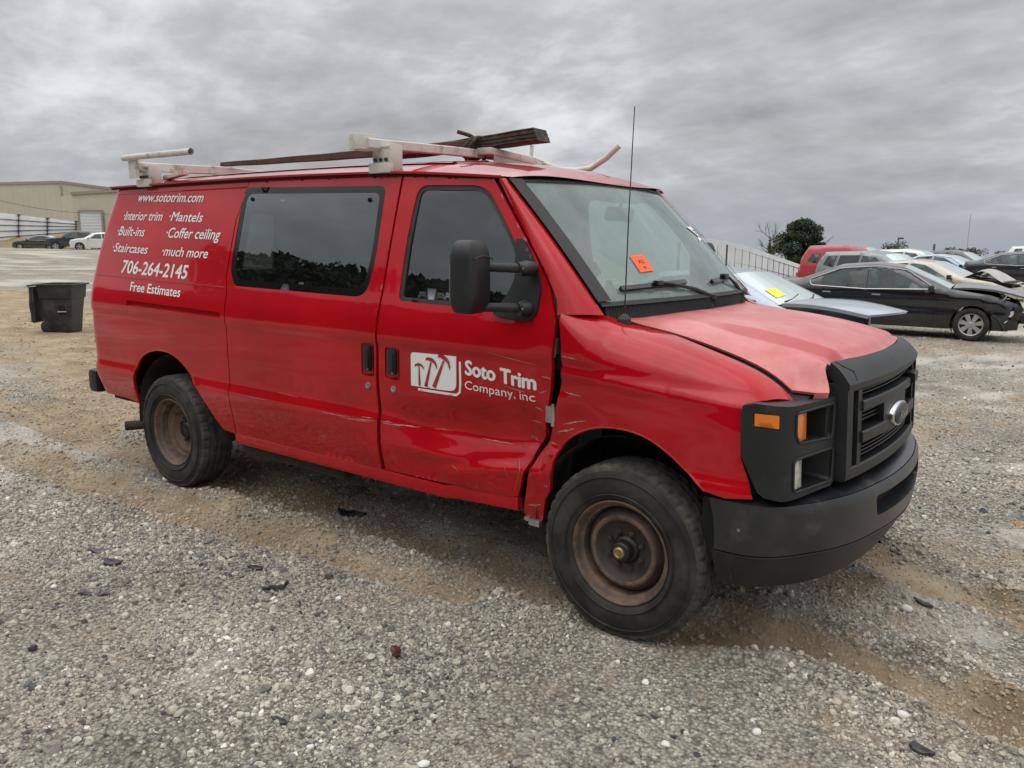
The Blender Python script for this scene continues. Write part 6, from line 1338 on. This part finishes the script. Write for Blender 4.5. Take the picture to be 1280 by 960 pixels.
PICK = dict(hw=.98, sill=.42, wb=3.4, R=.40, belt=1.22, wheel='five', ihood=2, idx=(4, 5, 7, 8), mirror=(-.75, 1.28), suv=True, tumble=.28, rg=DARKGLASS,
    T=[(.90, .50), (.98, .80), (.92, 1.12), (.30, 1.22), (-.45, 1.30), (-1.10, 1.80), (-1.8, 1.90), (-2.9, 1.84), (-3.2, 1.35), (-4.5, 1.30), (-4.52, .6)],
    wins=[win([(-.86, 1.28), (-1.30, 1.68), (-1.85, 1.75), (-1.88, 1.26)]), win([(-1.96, 1.26), (-1.93, 1.75), (-2.65, 1.73), (-2.80, 1.28)], k='r')], doors=[], handles=[])
def place_low(name, spec_, px_, py_, dist, head, m_, label, cat='car'):
    p = at(px_, py_, dist); return build_car(name, spec_, (p.x, p.y, p.z), R_(head), m_, label, cat)
place_low('dark_pickup', PICK, 72, 313.0, 79, 238, DKGREY, 'dark grey pickup truck parked far off below the white fence', 'pickup')
place_low('white_suv', with_(SUV, R=.38), 101, 313.5, 76, 240, WHITEC, 'white SUV parked far off beside the dark pickup', 'suv')
place_low('dark_sedan', SEDAN, 31, 312.5, 80, 222, carpaint('brown_black_paint', (.045, .04, .036)), 'low dark sedan parked far off left of the dark pickup')

# ================================================================ trees
BARK = mat('bark', (.085, .070, .055), .9, noise=(6, .3)); NEEDLE = mat('dark_pine_foliage', (.034, .062, .028), .75, noise=(.9, .45)); LEAFD = mat('dull_green_foliage', (.050, .065, .032), .8, noise=(.5, .4)); TWIG = mat('bare_twigs', (.16, .14, .125), .9); IVY = mat('dark_ivy', (.022, .032, .020), .8)
def branches(b, p, d, L, r, depth, rr_, spread=.6, up=.15, tips=None):
    pts = [p]; dd = d.copy(); n_ = 4
    for i in range(n_):
        dd = (dd + Vector((rr_.uniform(-1, 1), rr_.uniform(-1, 1), rr_.uniform(-1, 1))) * .16 + Vector((0, 0, up * .3))).normalized(); pts.append(pts[-1] + dd * L / n_)
    b.tube(pts, [r * (1 - .5 * i / n_) for i in range(n_ + 1)], 5 if r > .03 else 3, cap=False)
    if tips is not None and depth <= 1: tips += pts[2:]
    if depth > 0:
        for k in range(rr_.choice([3, 4])):
            q = pts[rr_.choice([2, 3, 4])]; nd = (dd + Vector((rr_.uniform(-1, 1), rr_.uniform(-1, 1), rr_.uniform(-.6, 1))) * spread).normalized(); branches(b, q, nd, L * rr_.uniform(.5, .75), r * .5, depth - 1, rr_, spread, up, tips)
def leaf_mesh(centres, n, size, rr_, flat=.7):
    V = []; F = []
    for c, rad in centres:
        for k in range(int(n * rad ** 2) + 4):
            d = Vector((rr_.gauss(0, 1), rr_.gauss(0, 1), rr_.gauss(0, 1) * flat)).normalized() * rad * rr_.uniform(.45, 1.05); d.z *= flat
            p = Vector(c) + d; u = Vector((rr_.uniform(-1, 1), rr_.uniform(-1, 1), rr_.uniform(-.5, .5))).normalized() * size * rr_.uniform(.6, 1.3); w = Vector((rr_.uniform(-1, 1), rr_.uniform(-1, 1), rr_.uniform(-1, 1))).cross(u).normalized() * size * rr_.uniform(.4, .9)
            b = len(V); V += [p - u, p + w, p + u, p - w]; F.append((b, b + 1, b + 2, b + 3))
    return V, F
def tree(name, x, y, z, H, crown_r, kind, label, seed, m_=None):
    r_ = random.Random(seed); root = empty(name, (x, y, z), r_.uniform(0, 6), label, 'tree'); b = MB(); tips = []
    tr_ = .028 * H
    trunk = [Vector((.02 * H * math.sin(i * 1.3 + seed), .02 * H * math.cos(i * 1.7), H * .80 * i / 8)) for i in range(9)]; b.tube(trunk, [tr_ * (1 - .75 * i / 8) for i in range(9)], 8)
    n_ = 34 if kind != 'bare' else 16; cs = []
    for k in range(n_):
        h = .28 + .70 * k / n_ if kind == 'pine' else .22 + .6 * r_.random(); p = trunk[0].lerp(trunk[-1], min(1, h / .8)); p = Vector((p.x, p.y, H * h * .96)); a = r_.uniform(0, 2 * PI)
        prof = math.sin(min(1, (1 - h) * 1.5 + .08) * PI * .55) if kind == 'pine' else 1.0; L = crown_r * prof * r_.uniform(.65, 1.1)
        d = Vector((math.cos(a), math.sin(a), .25 if kind == 'pine' else .7)).normalized(); branches(b, p, d, L * .8, tr_ * .38, 2 if kind == 'bare' else 1, r_, .7, .1, tips); cs.append((p + d * L * .8, crown_r * r_.uniform(.20, .34)))
        if kind == 'pine': cs.append((p + d * L * .45, crown_r * r_.uniform(.22, .34)))
    b.obj('trunk' if kind != 'bare' else 'trunk_and_branches', BARK if kind != 'bare' else TWIG, root, True)
    if kind != 'bare':
        cs.append((Vector((0, 0, H * .93)), crown_r * .30)); V, F = leaf_mesh(cs, 420, crown_r * .045, r_); mesh_obj('crown', V, F, m_ or NEEDLE, root)
    return root
def tree_at(name, px_, py_base, D, hpx, wpx, kind, label, seed, m_=None, sink=1.5):
    p = at(px_, py_base, D); s_ = D / 1014.28; return tree(name, p.x, p.y, p.z - sink, hpx * s_ + sink, wpx / 2 * s_, kind, label, seed, m_)
tree_at('pine_tree', 999, 332, 90, 55, 74, 'pine', 'dense dark green pine rising beyond the fence on the right', 3)
tree_at('bare_tree', 962, 330, 85, 46, 34, 'bare', 'small leafless tree left of the dark pine', 8)
def ivy_tree():
    p = at(960, 332, 84); r_ = random.Random(4); root = empty('ivy_stump', (p.x, p.y, p.z), 0, 'dark ivy-covered trunk in front of the leafless tree', 'tree'); s_ = 84 / 1014
    b = MB(); b.tube([(0, 0, -1), (.1, 0, 1.2), (0, .1, 32 * s_)], [.25, .2, .06], 6); b.tube([(0, 0, .6), (.7, -.4, 1.5), (1.1, -.6, 26 * s_)], [.14, .12, .05], 5); b.obj('trunk', BARK, root, True)
    V, F = leaf_mesh([(Vector((0, 0, i * .28)), .42 * (1.1 - i / 12)) for i in range(11)] + [(Vector((.2 + .1 * i, -.06 * i, .9 + .16 * i)), .24) for i in range(8)], 420, .09, r_, 1.0); mesh_obj('ivy', V, F, IVY, root)
ivy_tree()
for i, (px_, yb, D, h_, w_, lab) in enumerate(((1118, 314, 130, 12, 30, 'low dark green hedge tree beyond the white SUV'), (1187, 318, 140, 10, 16, 'small dark tree on the horizon right of the lamp post'), (1204, 319, 150, 9, 16, 'small round tree on the horizon between two others'), (1219, 322, 130, 12, 26, 'olive round tree on the horizon left of the navy sedan'), (1250, 320, 170, 7, 12, 'tiny dark tree above the navy sedan trunk'))):
    p = at(px_, yb, D); s_ = D / 1014.28; r_ = random.Random(60 + i); root = empty('round_tree', (p.x, p.y, p.z), 0, lab, 'tree', 'round trees on the horizon'); b = MB(); b.tube([(0, 0, -3), (0, 0, h_ * s_ * .6)], .15, 6); b.obj('trunk', BARK, root)
    cs = [(Vector((r_.uniform(-.4, .4) * w_ * s_, r_.uniform(-.4, .4) * w_ * s_, h_ * s_ * r_.uniform(.25, .75))), w_ * s_ * .18) for _ in range(16)]; V, F = leaf_mesh(cs, 60, .14, r_, 1); mesh_obj('crown', V, F, LEAFD, root)
tree_at('bare_tree', 28, 262, 128, 44, 26, 'bare', 'small leafless tree rising behind the warehouse roof', 12, sink=4)

# ---- right fence running down the slope
def rf_pt(px_, up_px=0):
    k = (px_ - 880) / 140; D = 30 + 26 * k ** 1.1 if k > 0 else 30 + 26 * k; y = interp(px_, [860, 892, 908, 925, 951, 975, 1000, 1030, 1060], [305, 307.5, 309.5, 312, 320, 328, 336, 345, 352]); return at(px_, y - up_px, D)
rfn = empty('sheet_fence', tuple(rf_pt(908)), 0, 'pale corrugated sheet fence with dark posts running downhill behind the grey-blue sedan', 'fence')
posts_px = [850, 868, 885, 897, 908, 919, 928, 937, 945, 953, 960, 967, 974, 980, 986, 992, 998, 1004, 1010, 1017, 1025, 1034]
for a, b_ in zip(posts_px[:-1], posts_px[1:]):
    A_, B_ = rf_pt(a), rf_pt(b_); V = []; F = []; n_ = 12
    for i in range(n_ + 1):
        p = A_.lerp(B_, i / n_); dz = .03 * (i % 2); V += [(p.x, p.y + dz + .05, p.z + .26), (p.x, p.y + dz + .05, p.z - 2.6)]
    for i in range(n_): F.append((2 * i, 2 * i + 1, 2 * i + 3, 2 * i + 2))
    child(mesh_obj('sheet', V, F, FENCEW), rfn)
for k, px_ in enumerate(posts_px):
    p = rf_pt(px_); q = MB(); q.tube([p + Vector((0, -.06, .05 if px_ != 908 else .12)), p + Vector((0, -.06, -2.7))], .05 if px_ != 908 else .10, 5); child(q.obj('post', FENCED, None), rfn)
for dz in (0, -.62):
    q = MB(); q.tube([rf_pt(x_) + Vector((0, -.10, dz * (1 + .0 * x_))) for x_ in posts_px], .035, 5); child(q.obj('rail', FENCED, None), rfn)

# ---- lamp posts, mast, wires
def post(name, px_, y0, y1, D, r, label, cat, arm=0):
    a, b_ = at(px_, y0, D), at(px_, y1, D); root = empty(name, (b_.x, b_.y, b_.z), 0, label, cat); q = MB(); L = a.z - b_.z; q.tube([(0, 0, -3), (0, 0, L)], r, 6); q.obj('pole', FENCED, root)
    if arm: q = MB(); q.box((arm * .3, 0, L), (.8, .3, .25)); q.obj('lamp_head', FENCED, root)
    return root
post('lamp_post', 1122, 298, 310, 120, .10, 'thin lamp post above the hedge tree on the horizon', 'lamp post', 1); post('utility_pole', 1167, 305, 316, 140, .18, 'short dark utility pole on the horizon right of the white SUV', 'pole')
mst = at(1208, 318, 420); mt = at(1208, 268, 420); mr_ = empty('radio_mast', tuple(mst), 0, 'very thin radio mast far away on the right', 'mast'); q = MB(); q.tube([(0, 0, -8), (0, 0, mt.z - mst.z)], .14, 4); q.obj('mast_lattice', mat('hazy_steel', (.30, .32, .35), .8), mr_)
q = MB(); w0, w1 = at(-60, 236, 60), at(150, 268, 70); q.tube([w0.lerp(w1, i / 12) + Vector((0, 0, -.5 * math.sin(PI * i / 12))) for i in range(13)], .018, 4); o = q.obj('overhead_wire', FENCED); tag(o, 'thin overhead wire crossing in front of the tan warehouse', 'wire')

# ---- the wood behind the photographer, seen mirrored in the van's windows
nW = 150000; rw = np.random.default_rng(5)
xw = rw.uniform(-130, 50, nW); dep = rw.random(nW); yw = -30 - 14 * dep - .10 * abs(xw + 20)
topw = 13.0 + 2.0 * np.sin(xw * .09) + 1.5 * np.sin(xw * .31 + 2) + 4.5 * dep + 4.0 * vnoise(xw, dep * 0, 3.1, 61) + 1.6 * vnoise(xw, dep * 4, 1.1, 62)
hw_ = topw * (1 - rw.random(nW) ** 1.8 * .96); cw_ = np.stack([xw, yw, height(xw, yw) + hw_], 1)
ua = rw.normal(0, 1, (nW, 3)); ua /= np.linalg.norm(ua, axis=1)[:, None]; vb = np.cross(ua, rw.normal(0, 1, (nW, 3))); vb /= np.linalg.norm(vb, axis=1)[:, None]
sw_ = rw.uniform(.22, .55, nW)[:, None]; Vn = np.stack([cw_ - ua * sw_, cw_ + vb * sw_ * .7, cw_ + ua * sw_, cw_ - vb * sw_ * .7], 1).reshape(-1, 3)
V = [tuple(v) for v in Vn]; F = [(4 * i, 4 * i + 1, 4 * i + 2, 4 * i + 3) for i in range(nW)]
for x_ in np.arange(-132, 52, 4.0):
    y_ = -46 - .10 * abs(x_ + 20); b0 = len(V); hh_ = 15.0 + 2 * math.sin(x_ * .09); g0 = gz(x_, y_); V += [(x_, y_, g0 - 1), (x_ + 4.2, y_, g0 - 1), (x_ + 4.2, y_ - 2, g0 + hh_), (x_, y_ - 2, g0 + hh_)]; F.append((b0, b0 + 1, b0 + 2, b0 + 3))
o = mesh_obj('woodland', V, F, mat('winter_wood_foliage', (.035, .045, .028), .9, noise=(.15, .5))); tag(o, 'dark line of woodland behind the photographer', 'woodland', kind='stuff')

# ================================================================ litter on the gravel
PLASTB = mat('broken_black_plastic', (.018, .018, .020), .38, noise=(30, .3), dirt=((.16, .14, .12), 25.0, .5, .75)); MAROON = mat('maroon_plastic', (.06, .006, .008), .35, dirt=((.16, .12, .10), 25.0, .55, .8)); PALE = mat('pale_stone', (.70, .68, .64), .8, noise=(30, .12), bump=(40, .4, .004)); GREYS = mat('slate_plastic', (.07, .07, .078), .45, dirt=((.2, .18, .16), 18.0, .45, .8))
def shard(name, px_, py_, size, th, rz, tilt, m_, label, cat, seed, shape='poly', asp=.5):
    d = CF + CR * ((px_ - 640) / 1014.28) - CU * ((py_ - 480) / 1014.28); t = -CAMP.z / d.z; x_, y_ = CAMP.x + d.x * t, CAMP.y + d.y * t; z_ = gz(x_, y_); r_ = random.Random(seed); root_z = z_ + th * .4 + .003
    if shape != 'stone': size *= 1.3
    if shape == 'poly':
        n_ = 11; P = [(size * math.cos(2 * PI * i / n_) * r_.uniform(.62, 1.1), size * asp * math.sin(2 * PI * i / n_) * r_.uniform(.6, 1.15)) for i in range(n_)]
        V = [(x, y, th / 2 + .18 * size * (x / size) ** 2) for x, y in P] + [(x * 1.03, y * 1.03, -th / 2 + .18 * size * (x / size) ** 2) for x, y in P] + [(0, 0, th / 2 + .02 * size), (0, 0, -th / 2)]
        F = [(i, (i + 1) % n_, 2 * n_) for i in range(n_)] + [(n_ + (i + 1) % n_, n_ + i, 2 * n_ + 1) for i in range(n_)] + [(i, n_ + i, n_ + (i + 1) % n_, (i + 1) % n_) for i in range(n_)]
    elif shape == 'bracket':
        b = MB(); b.box((0, 0, 0), (size * 1.7, size * .28, th), rot=Matrix.Rotation(.15, 3, 'Y'), bev=.003); b.box((size * .55, size * .12, size * .22), (size * .16, size * .3, size * .55), rot=Matrix.Rotation(.6, 3, 'Y'), bev=.003); b.box((-size * .1, size * .25, size * .1), (size * .7, size * .2, th), rot=Matrix.Rotation(-.3, 3, 'Z'), bev=.003); b.tube([(-size * .8, 0, .01), (-size * .3, -size * .1, size * .2), (size * .3, 0, size * .12)], th * .5, 6); V, F = b.V, b.F
    elif shape == 'strip':
        b = MB(); b.sweep([(size * (i / 8 - .5) * 2, size * .08 * math.sin(i * .8), .012 * math.sin(i * 1.1)) for i in range(9)], [(-size * asp, -th / 2), (size * asp, -th / 2), (size * asp * .8, th / 2), (-size * asp * .8, th / 2)]); V, F = b.V, b.F
    else:
        bm = bmesh.new(); bmesh.ops.create_icosphere(bm, subdivisions=2, radius=1); V = []
        for v in bm.verts: q = v.co * (1 + .22 * mnoise.noise(v.co * 1.7 + Vector((seed, 0, 0)))); V.append((q.x * size, q.y * size * .8, q.z * size * .6))
        F = [[v.index for v in f.verts] for f in bm.faces]; bm.free(); root_z = z_ + size * .35
    o = mesh_obj(name, V, F, m_, None, shape == 'stone', 50); o.location = (x_, y_, root_z); o.rotation_euler = (tilt, tilt * .5, rz); return tag(o, label, cat)
shard('plastic_fragment', 440, 636, .085, .014, .3, .05, PLASTB, 'oval black plastic piece lying beside the sill of the van', 'debris', 1, asp=.45)
shard('broken_bracket', 345, 741, .060, .008, .9, .10, PLASTB, 'broken black plastic bracket with an upturned end on the gravel', 'debris', 2, 'bracket')
shard('plastic_fragment', 127, 694, .050, .008, .7, .1, GREYS, 'small slate-grey plastic fragment above the curved black one', 'debris', 3, asp=.4)
shard('plastic_fragment', 141, 710, .048, .014, .5, .1, PLASTB, 'curved black plastic fragment just below the slate-grey one', 'debris', 4, asp=.5)
shard('plastic_strip', 116, 746, .062, .006, .75, .03, GREYS, 'flat dark plastic strip near the left edge of the gravel', 'debris', 5, 'strip', .16)
shard('plastic_fragment', 495, 817, .036, .010, -.5, .08, MAROON, 'maroon plastic chip in the middle foreground', 'debris', 6, asp=.5)
shard('plastic_fragment', 320, 713, .038, .010, .4, .1, PLASTB, 'jagged little black fragment behind the broken bracket', 'debris', 7, asp=.45)
shard('twig', 375, 765, .055, .004, -.55, .02, RUSTDARK, 'thin dark twig right of the broken bracket', 'twig', 8, 'strip', .06)
shard('plastic_fragment', 350, 905, .030, .008, .2, .1, PLASTB, 'black sliver low in the left foreground', 'debris', 9, asp=.35)
shard('plastic_fragment', 1155, 757, .040, .010, -.4, .1, PLASTB, 'black scrap in the gravel to the right of the bumper', 'debris', 10, asp=.3)
shard('plastic_fragment', 1150, 935, .040, .010, -.3, .1, PLASTB, 'black scrap at the bottom right corner', 'debris', 11, asp=.4)
shard('leaf', 1275, 655, .035, .004, .3, .2, mat('dead_leaf', (.30, .15, .06), .8), 'brown dead leaf at the right edge', 'leaf', 12, asp=.6)
for i, (px_, py_, s_, lab) in enumerate(((832, 930, .017, 'round white stone right of centre at the bottom'), (388, 935, .014, 'white stone low in the left foreground'), (68, 738, .018, 'flat pale stone beside the dark plastic strip'), (210, 600, .040, 'pale stone lying against the rear wheel'), (345, 757, .014, 'white stone just below the broken bracket'), (1128, 897, .022, 'pale stone among clay at the lower right'), (946, 913, .020, 'pale stone in the bottom right gravel'), (1133, 762, .03, 'flat stone right of the bumper'), (530, 957, .02, 'white stone cut by the bottom edge'))):
    shard('stone', px_, py_, s_, .01, i * 1.3, .1, PALE, lab, 'stone', 20 + i, 'stone')
